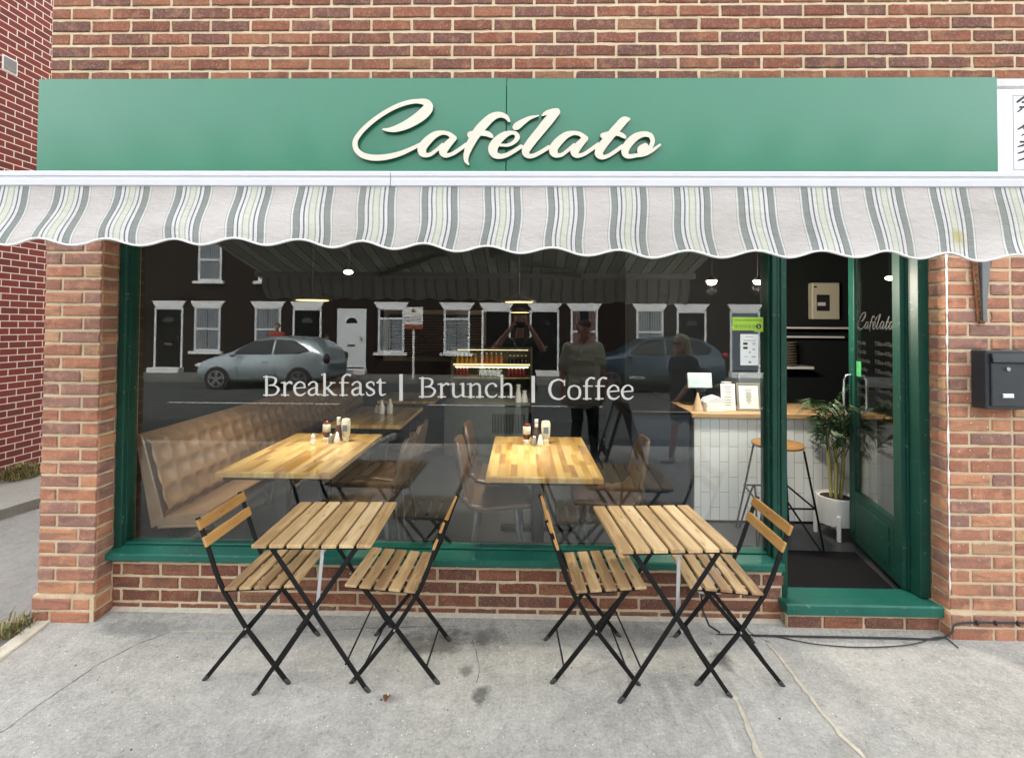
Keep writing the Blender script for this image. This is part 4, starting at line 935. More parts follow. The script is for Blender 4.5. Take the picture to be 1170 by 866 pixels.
# counter
def tile_mat():
    m,n,b=newmat('white_wall_tile'); pos=n('ShaderNodeTexCoord').outputs['Object']; s=n('ShaderNodeSeparateXYZ',{'Vector':pos})
    v=n('ShaderNodeCombineXYZ',{'X':s.outputs[2],'Y':n.math('ADD',s.outputs[0],s.outputs[1]),'Z':0.0}).outputs[0]
    br=n('ShaderNodeTexBrick',{'Vector':v,'Color1':(.88,.90,.89,1),'Color2':(.80,.83,.825,1),'Mortar':(.36,.39,.39,1),'Scale':1.0,'Mortar Size':.0022,'Mortar Smooth':.2,'Brick Width':.25,'Row Height':.077})
    f=n.noise(pos,14,3); n.set(b,'Base Color',br.outputs['Color']); n.set(b,'Roughness',.12)
    n.set(b,'Normal',n.bump(n.math('ADD',n.math('MULTIPLY',f,.35),br.outputs['Fac']),-.25,.003)); return m
TILE=tile_mat()
CT=thing('service_counter','white tiled service counter with a pale wooden top, behind the rating sticker','counter',(2.1,4.3,IZ))
b=MB(); b.bx(1.45,2.95,4.05,4.55,IZ+.02,.965); fix_on(CT,b,'tiled_front',TILE)
b=MB(); b.bx(1.42,2.98,4.02,4.60,.9655,1.005,.004); fix_on(CT,b,'wooden_top',wood_mat('counter_oak',(.36,.22,.10),(.50,.33,.17),(.60,.43,.25),.4))
b=MB(); b.bx(1.44,2.955,4.045,4.555,IZ,IZ+.018); fix_on(CT,b,'plinth',STEEL)
# cabinet to the left of the counter, and low grey cupboard deeper in
DC=thing('display_cabinet','dark navy cabinet standing at the left end of the white tiled counter','cabinet',(1.2,4.9,IZ))
b=MB(); b.bx(.93,1.415,4.06,5.3,IZ,.985,.004); fix_on(DC,b,'body',plain('navy_laminate',(.018,.026,.04),.35))
b=MB(); b.bx(.925,1.418,4.045,5.31,.987,1.012,.004); fix_on(DC,b,'worktop',STEEL)
GC=thing('low_cupboard','pale grey low cupboard standing under the bottle fridge, deep in the cafe','cupboard',(-.35,6.2,IZ))
b=MB(); b.bx(-.95,.10,6.0,6.4,IZ,.72,.004); fix_on(GC,b,'body',plain('grey_laminate',(.10,.115,.115),.4))
b=MB(); b.bx(-.97,.12,5.98,6.42,.721,.75,.004); fix_on(GC,b,'worktop',plain('grey_worktop',(.14,.15,.145),.35))
b=MB()
for i in range(22): b.bx(-.35+i*.019,-.342+i*.019,5.995,5.999,.38,.62)
fix_on(GC,b,'grille',STEEL)
# bottle fridge
FRG=thing('bottle_fridge','open lit fridge with two full shelves of bottles, at the back behind the word Brunch','fridge',(-.42,6.95,.75))
fx0,fx1,fy=-1.02,.17,7.0
b=MB(); b.bx(fx0,fx0+.03,fy,fy+.55,.755,1.36,.003); b.bx(fx1-.03,fx1,fy,fy+.55,.755,1.36,.003); b.bx(fx0,fx1,fy,fy+.55,1.362,1.40,.003); b.bx(fx0+.031,fx1-.031,fy+.5,fy+.55,.755,1.36); b.bx(fx0,fx1,fy,fy+.55,.45,.752,.003)
fix_on(FRG,b,'cabinet',plain('fridge_steel',(.10,.095,.055),.5,.1))
for z in(1.13,.955):
    b=MB(); b.bx(fx0+.032,fx1-.032,fy+.01,fy+.498,z-.012,z,.001); fix_on(FRG,b,'shelf',plain('fridge_shelf',(.55,.50,.28),.4))
b=MB(); b.bx(fx0+.035,fx1-.035,fy+.002,fy+.012,1.135,1.158); fix_on(FRG,b,'light_strip',emit('fridge_strip_light',(1,.82,.42),.14))
b=MB(); b.bx(fx0+.06,fx1-.06,fy+.25,fy+.27,1.345,1.358); fix_on(FRG,b,'light_strip',emit('fridge_tube_light',(1,.85,.5),.5))
b=MB(); b.bx(fx0+.06,fx1-.06,fy+.04,fy+.06,1.10,1.112); fix_on(FRG,b,'light_strip',bpy.data.materials['fridge_tube_light'])
AMB=plain('amber_juice',(.55,.30,.04),.15); ORG=plain('orange_juice',(.60,.20,.02),.15); COLA=plain('cola_dark',(.03,.02,.018),.12); REDB=plain('red_drink',(.16,.012,.015),.15); GRNB=plain('green_drink',(.05,.07,.02),.15)
def small_bottle(x,z,h,mt,lb,grp):
    b=MB(); b.lathe((x,fy+.10,z),[(.028,0),(.030,.004),(.030,h*.55),(.014,h*.78),(.013,h*.9)],12,0); b.lathe((x,fy+.10,z+h*.9),[(.015,0),(.015,h*.1)],10,1)
    tag(b.build('drink_bottle',[mt,WHITEP],None,50),lb,'bottle',grp)
for i in range(5): small_bottle(fx0+.085+i*.066,1.131,.17,AMB,'small amber juice bottle in the left third of the upper fridge shelf','amber bottles on the upper fridge shelf')
for i in range(5): small_bottle(fx0+.44+i*.072,1.131,.185,ORG,'bright orange juice bottle in the middle of the upper fridge shelf','orange bottles on the upper fridge shelf')
for i in range(5): small_bottle(fx0+.86+i*.058,1.131,.15,COLA,'dark cola bottle at the right of the upper fridge shelf','cola bottles on the upper fridge shelf')
for i in range(4): small_bottle(fx0+.08+i*.05,.956,.135,REDB,'dark red drink bottle at the left of the lower fridge shelf','red bottles left on the lower fridge shelf')
for i in range(5): small_bottle(fx0+.42+i*.066,.956,.135,GRNB,'dark green drink bottle in the middle of the lower fridge shelf','green bottles on the lower fridge shelf')
for i in range(5): small_bottle(fx0+.84+i*.056,.956,.135,REDB,'dark red drink bottle at the right of the lower fridge shelf','red bottles right on the lower fridge shelf')
for i,x in enumerate((.02,.10,.18)):
    pass
for x,h,lb in((-.03,.22,'tall white jug on the grey low cupboard, left one'),(.05,.15,'squat white jug on the grey low cupboard, right one')):
    b=MB(); b.lathe((x,6.1,.751),[(.04,0),(.045,.01),(.035,h*.5),(.022,h*.8),(.03,h)],16); tag(b.build('jug',PORC,None,50),lb,'jug')
# things on the counter
CZ=1.0055
def frame_sign(name,label,x0,x1,y,h,tilt,fr,lines,cat='notice'):
    t=thing(name,label,cat,((x0+x1)/2,y,CZ)); M=Matrix.Rotation(-tilt,3,'X'); xm=(x0+x1)/2
    place=lambda p: Vector((xm,y,CZ))+M@Vector(p)
    b=MB(); w=(x1-x0)
    if fr:
        for a in((-w/2,-w/2+fr,0,h),(w/2-fr,w/2,0,h)): b.box(place(((a[0]+a[1])/2,0,h/2)),(fr,.014,h),M,.002)
        for z in(fr/2,h-fr/2): b.box(place((0,0,z)),(w-2*fr,.014,fr),M,.002)
        fix_on(t,b,'frame',plain('pewter_frame',(.26,.26,.23),.4,.3))
    b=MB(); b.box(place((0,.002,h/2)),(w-2*fr,.006,h-2*fr),M); fix_on(t,b,'paper',plain('cream_paper',(.74,.74,.68),.7,0,.04))
    b=MB()
    for z,l in lines: b.box(place((0,-.0022,z*h)),(l*w,.0012,.007),M)
    fix_on(t,b,'print',GREYINK); return t
LN=[(.74,.30),(.66,.22),(.60,.26),(.54,.24),(.48,.26),(.42,.18),(.36,.24),(.29,.12)]
frame_sign('framed_notice','pewter framed paper notice standing at the right end of the wooden counter top',1.855,2.055,4.16,.235,.12,.018,LN)
frame_sign('menu_card','curling white menu card leaning beside the framed notice on the counter',1.725,1.845,4.17,.225,.1,0,[(.88,.6),(.8,.4),(.7,.5),(.6,.3),(.5,.5),(.4,.5),(.3,.45),(.2,.4)])
t=thing('cake_box','low white cake box with a clear lid on the counter, left of the menu card','box',(1.65,4.16,CZ))
b=MB(); b.bx(1.565,1.72,4.08,4.24,CZ,CZ+.07,.004); fix_on(t,b,'base',WHITEP)
b=MB(); b.prism([(1.565,CZ+.072),(1.72,CZ+.072),(1.72,CZ+.10),(1.67,CZ+.125),(1.59,CZ+.10)],(0,4.24,0),(1,0,0),(0,0,1),.155); fix_on(t,b,'lid',plain('lid_card',(.62,.66,.66),.4))
t=thing('serviette_cone','small tan cone of folded serviettes on the counter, leftmost item','napkins',(1.51,4.14,CZ))
b=MB(); b.lathe((1.51,4.14,CZ),[(.045,0),(.04,.02),(.006,.15),(.002,.155)],12); fix_on(t,b,'cone',plain('kraft_paper',(.48,.36,.23),.8))
t=thing('till_screen','pale blue-grey till screen standing behind the items on the counter','screen',(1.60,4.34,CZ))
b=MB(); b.box((1.60,4.34,CZ+.235),(.215,.018,.135),Matrix.Rotation(-.15,3,'X'),.004); fix_on(t,b,'screen',plain('till_grey',(.36,.46,.47),.35))
b=MB(); b.bx(1.56,1.64,4.32,4.38,CZ,CZ+.16,.004); fix_on(t,b,'stand',STEEL)
for k in range(8):
    b=MB(); b.lathe((1.87,4.42,CZ+.0115+k*.026),[(.030,0),(.045,.012),(.047,.022),(.044,.0225)],18); tag(b.build('coffee_cup',PORC,None,50),'white cup in the tall stack of cups on the counter behind the menu card','cup','stacked cups on the counter')
t=thing('coffee_machine','dark steel coffee machine at the back of the counter behind the framed notice','coffee machine',(2.05,4.45,CZ))
b=MB(); b.bx(1.96,2.35,4.40,4.58,CZ,CZ+.30,.012); fix_on(t,b,'body',plain('machine_dark',(.035,.04,.045),.25,.4))
b=MB(); b.bx(1.97,2.34,4.375,4.40,CZ+.20,CZ+.29,.006); fix_on(t,b,'panel',plain('machine_panel',(.13,.16,.18),.3,.5))
# bar stool
ST=thing('bar_stool','round wooden seat bar stool on black hairpin legs before the white tiled counter','stool',(1.96,3.72,IZ))
b=MB(); b.lathe((1.96,3.72,.815),[(.16,0),(.178,.004),(.18,.018),(.172,.026),(.06,.024)],36); fix_on(ST,b,'seat',wood_mat('stool_seat_wood',(.22,.11,.035),(.34,.18,.06),(.42,.25,.10),.35),50)
for a in range(2):
    sx=-1 if a==0 else 1
    b=MB(); b.tube(smooth_path([Vector((1.96+sx*.13,3.60,.81)),Vector((1.96+sx*.235,3.545,IZ+.02)),Vector((1.96+sx*.225,3.575,IZ+.009)),Vector((1.96+sx*.10,3.86,.42)),Vector((1.96+sx*.10,3.92,.42)),Vector((1.96+sx*.20,3.92,IZ+.01))],5),.0075,8); fix_on(ST,b,'leg',STEEL,50)
    b=MB(); b.tube([(1.96+sx*.12,3.84,.81),(1.96+sx*.21,3.95,IZ+.005)],.0075,8); fix_on(ST,b,'leg',STEEL,50)
b=MB(); b.tube([(1.96-.19,3.566,.40),(1.96+.19,3.566,.40)],.007,8); b.tube([(1.96-.17,3.90,.46),(1.96+.17,3.90,.46)],.007,8); b.tube([(1.96-.19,3.566,.40),(1.96-.17,3.90,.46)],.007,8); b.tube([(1.96+.19,3.566,.40),(1.96+.17,3.90,.46)],.007,8)
fix_on(ST,b,'footrest',STEEL,50)
# mat
mt_=MB(); mt_.prism([(1.60,3.0),(2.30,3.0),(2.40,3.52),(1.60,3.55)],(0,0,IZ+.002),(1,0,0),(0,1,0),.014); tag(mt_.build('door_mat',MATM),'black coir mat covering the floor inside the open doorway','mat')
# plant in a white pot
PL=thing('potted_palm','leafy green palm in a white pot on a white four-legged stand, inside the doorway','plant',(2.47,3.80,IZ))
pc=Vector((2.475,3.84,0)); 
b=MB(); b.lathe((pc.x,pc.y,.195),[(.10,0),(.122,.006),(.130,.10),(.134,.215),(.128,.217),(.120,.20),(.02,.195)],36); fix_on(PL,b,'pot',plain('white_pot',(.80,.80,.76),.4,0,.04),50)
for k in range(4):
    an=PI/4+k*PI/2+.35; d=Vector((math.cos(an),math.sin(an),0)); b=MB(); p=pc+d*.137; b.box((p.x,p.y,.195),(.028,.028,.19),Matrix.Rotation(an,3,'Z'),.004); fix_on(PL,b,'stand_leg',plain('white_stand',(.78,.78,.75),.45,0,.04))
b=MB()
for an in(PI/4+.35,3*PI/4+.35): d=Vector((math.cos(an),math.sin(an),0)); b.bar(pc-d*.137+Vector((0,0,.175+.014*(an>2))),pc+d*.137+Vector((0,0,.175+.014*(an>2))),.022,.024)
fix_on(PL,b,'stand_bar',WHITEP)
rp=random.Random(12); st=MB(); lfb=MB()
LEAF1=plain('palm_green',(.016,.052,.014),.6,0,.35,14); LEAF2=plain('palm_light_green',(.040,.090,.022),.6,0,.3,14)
def frond(base,tip,droop,nl,ll):
    pts=[]
    for k in range(9):
        t_=k/8; p=base.lerp(tip,t_)+Vector((0,0,droop*math.sin(PI*t_)*1.0-droop*.6*t_*t_)); pts.append(p)
    st.tube(pts,[.004*(1-.7*k/8) for k in range(9)],6,1)
    d=(tip-base); d.z=0; d.normalize(); s_=Vector((-d.y,d.x,0))
    for k in range(nl):
        t_=.25+.75*k/(nl-1); i=min(int(t_*8),7); p=pts[i].lerp(pts[i+1],t_*8-i); tg=(pts[i+1]-pts[i]).normalized()
        for sg in(-1,1):
            L=ll*(1.05-.55*abs(t_-.5)*1.2)*rp.uniform(.85,1.1); q=p+(s_*sg*.75+tg*.75+Vector((0,0,rp.uniform(-.05,.25)))).normalized()*L*.55; e=q+(s_*sg*.6+tg*.6+Vector((0,0,-.55))).normalized()*L*.5
            w=Vector((0,0,1)).cross(q-p).normalized()*.008
            lfb.add([p,q-w+Vector((0,0,.004)),e,q+w+Vector((0,0,.004)),q-Vector((0,0,.004))],[(0,1,4),(1,2,4),(2,3,4),(3,0,4)],0 if rp.random()<.65 else 1)
for k in range(6):
    a=k*1.05; p=pc+Vector((.035*math.cos(a),.035*math.sin(a),.40)); q=p+Vector((.03*math.cos(a),.03*math.sin(a),rp.uniform(.35,.55))); st.tube([p,p.lerp(q,.5)+Vector((.004,0,0)),q],[.013,.011,.008],8,0)
    for j in range(3):
        an=a+rp.uniform(-1.0,1.0)+j*1.7; R_=rp.uniform(.14,.36); h=rp.uniform(.02,.42)
        if R_*math.cos(an)>.22: R_*=.4
        frond(q-Vector((0,0,rp.uniform(0,.15))),q+Vector((R_*math.cos(an),R_*math.sin(an)*.7-.05,h)),rp.uniform(.05,.14),11,rp.uniform(.15,.24))
fix_on(PL,st,'stem',[plain('palm_cane',(.30,.27,.10),.5,0,.3,20),LEAF2],50); fix_on(PL,lfb,'foliage',[LEAF1,LEAF2])
b=MB(); b.lathe((pc.x,pc.y,.392),[(.118,0),(.10,.006),(.02,.008)],20); fix_on(PL,b,'soil',plain('soil',(.03,.022,.016),.95))
# fuse box, shelf trunking, cups on it
FB_=thing('fuse_box','cream fuse box with a dark switch window, high on the wall inside the doorway','fuse box',(3.50,5.7,1.75))
k=5.66; P0=atY(928,323,k); P1=atY(960,365,k)
b=MB(); b.bx(P0.x,P1.x,k,5.748,P1.z,P0.z,.01); fix_on(FB_,b,'case',plain('cream_plastic',(.62,.57,.44),.45,0,.04))
b=MB(); b.bx(P0.x+.05,P1.x-.12,k-.004,k+.002,P0.z-.33,P0.z-.14,.002); fix_on(FB_,b,'switch_window',INK)
b=MB(); b.bx(P0.x+.06,P0.x+.15,k-.008,k-.003,P0.z-.27,P0.z-.23,.001); b.bx(P0.x+.02,P0.x+.05,k-.005,k+.001,P0.z-.06,P0.z-.04,.001,1); fix_on(FB_,b,'switch',[WHITEP,INK])
SH=thing('wall_shelf','long white wall shelf with a rail below, on the back wall behind the doorway','shelf',(2.9,5.6,1.75))
b=MB(); b.bx(2.5,3.72,5.50,5.745,1.705,1.725,.002); fix_on(SH,b,'board',WHITEP); b=MB(); b.bx(2.9,3.72,5.60,5.63,1.60,1.622,.002); fix_on(SH,b,'rail',WHITEP)
for k in range(9):
    b=MB(); b.lathe((3.02,5.62,1.28+k*.031),[(.09,0),(.14,.012),(.15,.024),(.145,.026)],20); tag(b.build('bowl',plain('stoneware',(.30,.26,.20),.4),None,50) if k==0 else b.build('bowl',bpy.data.materials['stoneware'],None,50),'beige bowl in the tall stack on the ledge behind the green door post','bowl','stacked bowls behind the post')
b=MB(); b.bx(2.82,3.3,5.48,5.745,1.25,1.279,.002); tag(b.build('wall_ledge',WHITEP),'white ledge carrying the stack of beige bowls behind the green door post','shelf')
# pendant lamps
PEND_W=8.0
BULB=emit('warm_lamp',(1,.80,.52),2.0); BRASS=plain('dark_shade',(.02,.02,.02),.4)
def pendant(px,py,Y,r,label):
    c=atY(px,py,Y); t=thing('pendant_lamp',label,'lamp',(c.x,c.y,c.z),'lit pendant lamps over the counter')
    b=MB(); b.lathe(c,[(r*.35,-r*.75),(r*.75,-r*.55),(r,0.0),(r*.3,.001)],20); fix_on(t,b,'globe',BULB,60)
    b=MB(); b.lathe(c,[(r*1.04,.002),(r*.98,r*.3),(r*.5,r*.75),(r*.12,r*.95)],20); fix_on(t,b,'lamp_shade',BRASS,60)
    la=bpy.data.lights.new('pendant_light','POINT'); la.energy=PEND_W; la.color=(1,.90,.76); la.shadow_soft_size=r; lo=bpy.data.objects.new('pendant_light',la); C.objects.link(lo); lo.parent=t; lo.location=(0,0,-r*1.7)
    b=MB(); b.tube([c+Vector((0,0,r*.9)),Vector((c.x,c.y,2.72))],.005,6); b.tube([Vector((c.x+.03*math.cos(q*PI/5),c.y,2.42+.03*math.sin(q*PI/5))) for q in range(10)],.004,5); fix_on(t,b,'cord',STEEL,60)
for (px,py,Y,r,lb) in((813,321,3.78,.040,'lit white pendant lamp over the counter, second from the green post'),(866,321,3.72,.035,'lit white pendant lamp hanging nearest to the green post'),(741,338,6.1,.045,'lit pendant lamp deeper in the cafe, left one of the back pair'),(778,338,6.1,.045,'lit pendant lamp deeper in the cafe, right one of the back pair')): pendant(px,py,Y,r,lb)
LAMP_W=1.25
SHW=emit('warm_shade_glow',(1,.62,.26),.35)
def disc_lamp(px,py,Y,w,label):
    c=atY(px,py,Y); t=thing('ceiling_lamp',label,'lamp',(c.x,c.y,c.z),'wide disc lamps over the tables')
    b=MB(); b.lathe(c,[(w/2,0),(w/2,.006),(w*.3,.03),(.03,.05)],32); fix_on(t,b,'lamp_shade',BRASS,50)
    b=MB(); b.lathe(c+Vector((0,0,-.004)),[(w*.40,0),(w*.40,.003)],32); fix_on(t,b,'diffuser',SHW)
    b=MB(); b.tube([c+Vector((0,0,.04)),Vector((c.x,c.y,2.72))],.004,6); fix_on(t,b,'cord',STEEL)
    la=bpy.data.lights.new('disc_lamp_light','AREA'); la.shape='DISK'; la.size=w*.8; la.spread=math.radians(95); la.energy=LAMP_W; la.color=(1,.90,.70); lo=bpy.data.objects.new('disc_lamp_light',la); C.objects.link(lo); lo.parent=t; lo.location=(0,0,-.006)
disc_lamp(357,343,3.6,.29,'glowing dark disc lamp hanging over the table by the tan bench')
disc_lamp(593,345,3.5,.25,'glowing dark disc lamp hanging over the table behind the word Brunch')
disc_lamp(594,357,5.2,.25,'smaller glowing disc lamp hanging deeper in the cafe, towards the bottle fridge')
for (px,py,Y,lb) in((398,311,4.6,'small lit ceiling spotlight, left of the awning arms'),(1017,318,4.6,'small lit ceiling spotlight seen through the top of the doorway')):
    c=atY(px,py,Y); t=thing('spotlight',lb,'lamp',(c.x,c.y,c.z)); b=MB(); b.sphere(c,(.045,.03,.022),14,8); fix_on(t,b,'bulb',BULB,60); b=MB(); b.tube([c+Vector((0,0,.02)),Vector((c.x,c.y,2.72))],.012,8); fix_on(t,b,'stem',STEEL,50)
# stickers on the glass
RS=thing('rating_sticker','lime green food hygiene rating sticker on the window with a black number 5 disc','sticker',(1.37,2.93,1.69))
LIME=plain('lime_card',(.36,.62,.05),.5,0,.05,20); LIMED=plain('lime_dark_print',(.06,.14,.015),.6); LIMEM=plain('lime_mid_print',(.22,.45,.03),.6)
yk=GLASS_Y-.0012; q=lambda x,y: atY(x,y,yk)
a=q(837,362.3); d=q(872,379.2); e=q(862,377.6)
b=MB(); b.bx(a.x,d.x,yk,yk+.001,e.z,a.z); b.bx(e.x,d.x,yk,yk+.001,d.z,e.z-.0001); fix_on(RS,b,'card',LIME)
b=MB(); W_=d.x-a.x; 
font_text(b,'FOOD HYGIENE RATING',(a.x+.013,yk-.0006,a.z-.024),(1,0,0),(0,0,1),.0145,0)
font_text(b,'VERY GOOD',(a.x+.134,yk-.0006,d.z+.006),(1,0,0),(0,0,1),.008,0)
for k in range(5): c_=Vector((a.x+.022+k*.0262,yk-.0006,a.z-.055)); b.add([c_+Vector((.0105*r*math.cos(i*PI/10),0,.0105*r*math.sin(i*PI/10))) for r in(1,.86) for i in range(20)],[(i,(i+1)%20,20+(i+1)%20,20+i) for i in range(20)],2); font_text(b,str(k),(c_.x,yk-.0008,c_.z-.006),(1,0,0),(0,0,1),.017,2,'CENTER')
c_=Vector((a.x+.155,yk-.0006,a.z-.056)); b.add([c_+Vector((.0155*math.cos(i*PI/12),0,.0155*math.sin(i*PI/12))) for i in range(24)],[tuple(range(24))],1); font_text(b,'5',(c_.x,yk-.0012,c_.z-.0088),(1,0,0),(0,0,1),.025,3,'CENTER')
b.build('print',[LIMED,INK,LIMED,WHITEV],RS,recalc=False)
NT=thing('window_notice','white printed paper notice stuck to the window just below the lime green sticker','notice',(1.375,2.93,1.49))
a=q(846,381.8); d=q(866.5,417.5)
b=MB(); b.bx(a.x,d.x,yk,yk+.001,d.z,a.z); fix_on(NT,b,'paper',plain('white_paper',(.80,.84,.84),.6,0,.03))
b=MB(); W_=d.x-a.x;H_=a.z-d.z
for (x0,x1,z0,z1,mi) in((.15,.40,.655,.73,1),(.15,.40,.52,.595,1),(.65,.85,.70,.72,0),(.68,.82,.66,.675,0),(.66,.82,.50,.525,1),(.48,.58,.40,.44,0),(.3,.7,.91,.925,0),(.15,.85,.80,.81,0),(.15,.85,.775,.783,0),(.2,.4,.27,.285,0),(.62,.85,.26,.29,0),(.45,.6,.07,.13,0)):
    b.bx(a.x+W_*x0,a.x+W_*x1,yk-.0005,yk-.0001,d.z+H_*z0,d.z+H_*z1,0,mi)
fix_on(NT,b,'print',[GREYINK,INK])
# slatted blind panel in a pale frame hanging inside
WB=thing('wall_hatch','pale framed wall hatch with dark horizontal slats, deep in the cafe behind the window','hatch',(-.9,8.1,1.5))
A1=atY(439,354,8.1); B1=atY(555,413,8.1)
b=MB(); b.bx(A1.x,B1.x,8.08,8.19,A1.z-.07,A1.z,.003); b.bx(A1.x,B1.x,8.08,8.19,B1.z,B1.z+.07,.003); b.bx(A1.x,A1.x+.07,8.08,8.19,B1.z+.071,A1.z-.071,.003); b.bx(B1.x-.07,B1.x,8.08,8.19,B1.z+.071,A1.z-.071,.003); fix_on(WB,b,'frame',plain('oak_frame',(.28,.22,.13),.5))
b=MB(); n_=int((A1.z-B1.z-.15)/.045)
for i in range(n_): b.box(((A1.x+B1.x)/2,8.14,B1.z+.095+i*.045),(B1.x-A1.x-.145,.04,.006),Matrix.Rotation(.5,3,'X'))
fix_on(WB,b,'slats',plain('slat_brown',(.12,.08,.045),.6))

# ------------------------------------------------------------------ ACROSS THE STREET (seen mirrored in the window)
HV=16.34; HY=2*GLASS_Y-HV
def mx(px): return atY(px,376,HV).x
def mz(py,px=592): return atY(px,py,HV).z
DBRICK=None
def houses_brick():
    m,n,b=newmat('terrace_brick'); pos=n('ShaderNodeTexCoord').outputs['Object']; s=n('ShaderNodeSeparateXYZ',{'Vector':pos}); v=n('ShaderNodeCombineXYZ',{'X':s.outputs[0],'Y':s.outputs[2],'Z':0.0}).outputs[0]
    br=n('ShaderNodeTexBrick',{'Vector':v,'Color1':(.020,.0095,.007,1),'Color2':(.011,.006,.005,1),'Mortar':(.024,.02,.017,1),'Scale':1.0,'Mortar Size':.006,'Brick Width':.225,'Row Height':.075})
    f=n.noise(pos,2.5,5,.6); n.set(b,'Base Color',n.mix(n.math('MULTIPLY',f,.6),br.outputs['Color'],(.012,.009,.008,1))); n.set(b,'Roughness',.9); n.set(b,'Specular IOR Level',.2); return m
HB=houses_brick(); WPAINT=plain('white_stucco',(.78,.80,.80),.7,0,.06,5); UPVC=plain('white_upvc',(.72,.76,.78),.4,0,.04); HSL=plain('terrace_slate',(.06,.06,.07),.7,0,.3,6)
HGL,n_,b_=newmat('house_window_glass'); n_.set(b_,'Base Color',(.012,.014,.016,1)); n_.set(b_,'Roughness',.05); n_.set(b_,'Specular IOR Level',.35)
CURT=plain('net_curtain',(.22,.25,.27),.8,0,.25,3); BLK=plain('black_door_paint',(.004,.004,.005),.8,0,.1,8,0,.1)
CURTR=plain('patterned_curtain',(.18,.11,.10),.8,0,.5,6)
def house(name_label, x0, x1, win, door, doorcol, winstyle, doorlabel=None, extra=None):
    h=thing('terraced_house',name_label,'house',((x0+x1)/2,HY-4,.1),'brick terraced houses across the street')
    b=MB(); b.bx(x0+.004,x1-.004,HY-8,HY,-.1,5.9); fix_on(h,b,'wall',HB)
    b=MB(); b.prism([(HY+.25,5.85),(HY-8.2,5.85),(HY-4,8.6)],(x0+.004,0,0),(0,1,0),(0,0,1),x1-x0-.008)
    RFO=fix_on(h,b,'roof',HSL); b=MB(); b.bx(x0+.2,x0+.9,HY-4.4,HY-3.6,8.2,9.6,.01); b.lathe((x0+.4,HY-4,9.6),[(.12,0),(.10,.35)],12); b.lathe((x0+.7,HY-4,9.6),[(.12,0),(.10,.35)],12); fix_on(h,b,'chimney',HB,par=RFO)
    zl0,zl1=mz(354.4),mz(346.2)
    def lintel(xc,w=1.22,z0=zl0,z1=zl1,proud=.035):
        l=MB(); l.prism([(-w/2+.16,z0),(w/2-.16,z0),(w/2,z1),(-w/2,z1)],(xc,HY+proud,0),(-1,0,0),(0,0,1),-proud-.02) if False else l.prism([(xc-w/2+.17,z0),(xc+w/2-.17,z0),(xc+w/2,z1),(xc-w/2,z1)],(0,HY+proud,0),(1,0,0),(0,0,1),proud+.01); fix_on(h,l,'lintel',WPAINT)
    def window(xc,w,z0,z1,curt,style):
        f=MB(); fw=.07; yf=HY+.02
        f.bx(xc-w/2,xc-w/2+fw,HY-.04,yf,z0,z1,.004); f.bx(xc+w/2-fw,xc+w/2,HY-.04,yf,z0,z1,.004); f.bx(xc-w/2+fw,xc+w/2-fw,HY-.04,yf,z1-fw,z1,.004); f.bx(xc-w/2+fw,xc+w/2-fw,HY-.04,yf,z0,z0+fw,.004)
        zm=z0+(z1-z0)*(.5 if style=='sash' else .76); f.bx(xc-w/2+fw,xc+w/2-fw,HY-.03,yf+.015,zm-.035,zm+.035,.004)
        W=fix_on(h,f,'window',UPVC)
        g=MB(); g.bx(xc-w/2+fw,xc+w/2-fw,HY+.001,HY+.006,z0+fw,z1-fw); fix_on(h,g,'pane',HGL,par=W)
        c=MB(); 
        for sgx in(-1,1): c.grid(lambda u,v:Vector((xc+sgx*(w/2-fw-.01-u*(w*.40 if curt==CURT else w*.26)),HY+.0075+.0022*math.sin(u*30),z0+fw+.01+(zm-z0-fw-.06 if style!='sash' else z1-z0-2*fw-.02)*v)),30,2)
        fix_on(h,c,'curtain',curt,par=W)
        s=MB(); s.bx(xc-w/2-.12,xc+w/2+.12,HY,HY+.12,z0-.10,z0-.005,.006); fix_on(h,s,'sill',WPAINT,par=W)
    if win:
        xc=(mx(win[0])+mx(win[1]))/2; w=abs(mx(win[1])-mx(win[0])); window(xc,w,mz(404),mz(353),CURTR if winstyle=='red' else CURT,'sash' if winstyle in('sash','red') else 'top'); lintel(xc)
        window(xc+.05,w*.9,mz(323),mz(323)+1.45,CURT,'sash'); lintel(xc+.05,1.2,mz(323)+1.47,mz(323)+1.72)
    if door:
        xc=(mx(door[0])+mx(door[1]))/2; w=.86; zt=mz(354); zb=.26
        f=MB(); f.bx(xc-w/2-.07,xc-w/2-.001,HY-.03,HY+.03,zb-.05,zt,.004); f.bx(xc+w/2+.001,xc+w/2+.07,HY-.03,HY+.03,zb-.05,zt,.004); f.bx(xc-w/2,xc+w/2,HY-.03,HY+.03,zt-.07,zt-.001,.004)
        F_=fix_on(h,f,'door_frame',UPVC)
        d=MB(); d.bx(xc-w/2,xc+w/2,HY,HY+.015,zb,zt-.072,.003); ztop=zt-.072
        for cxx in(-.2,.2):
            d.bx(xc+cxx-.13,xc+cxx+.13,HY+.0155,HY+.026,zb+.15,zb+.62,.006); d.bx(xc+cxx-.13,xc+cxx+.13,HY+.0155,HY+.026,zb+.85,zb+1.35,.006)
        D_=fix_on(h,d,'door',doorcol)
        k=MB(); k.prism([(xc-.2,ztop-.42)]+[(xc-.2*math.cos(i*PI/10),ztop-.42+.18*math.sin(i*PI/10)) for i in range(1,10)]+[(xc+.2,ztop-.42)],(0,HY+.017,0),(1,0,0),(0,0,1),-.006); fix_on(h,k,'fanlight',HGL,par=D_)
        k=MB(); k.bx(xc-.13,xc+.13,HY+.0165,HY+.03,zb+.70,zb+.77,.004); k.bx(xc+.33,xc+.36,HY+.016,HY+.05,zb+.9,zb+1.02,.004); fix_on(h,k,'letter_plate',CHROME if doorcol!=BLK else plain('dull_brass',(.18,.16,.12),.4,.6),par=D_)
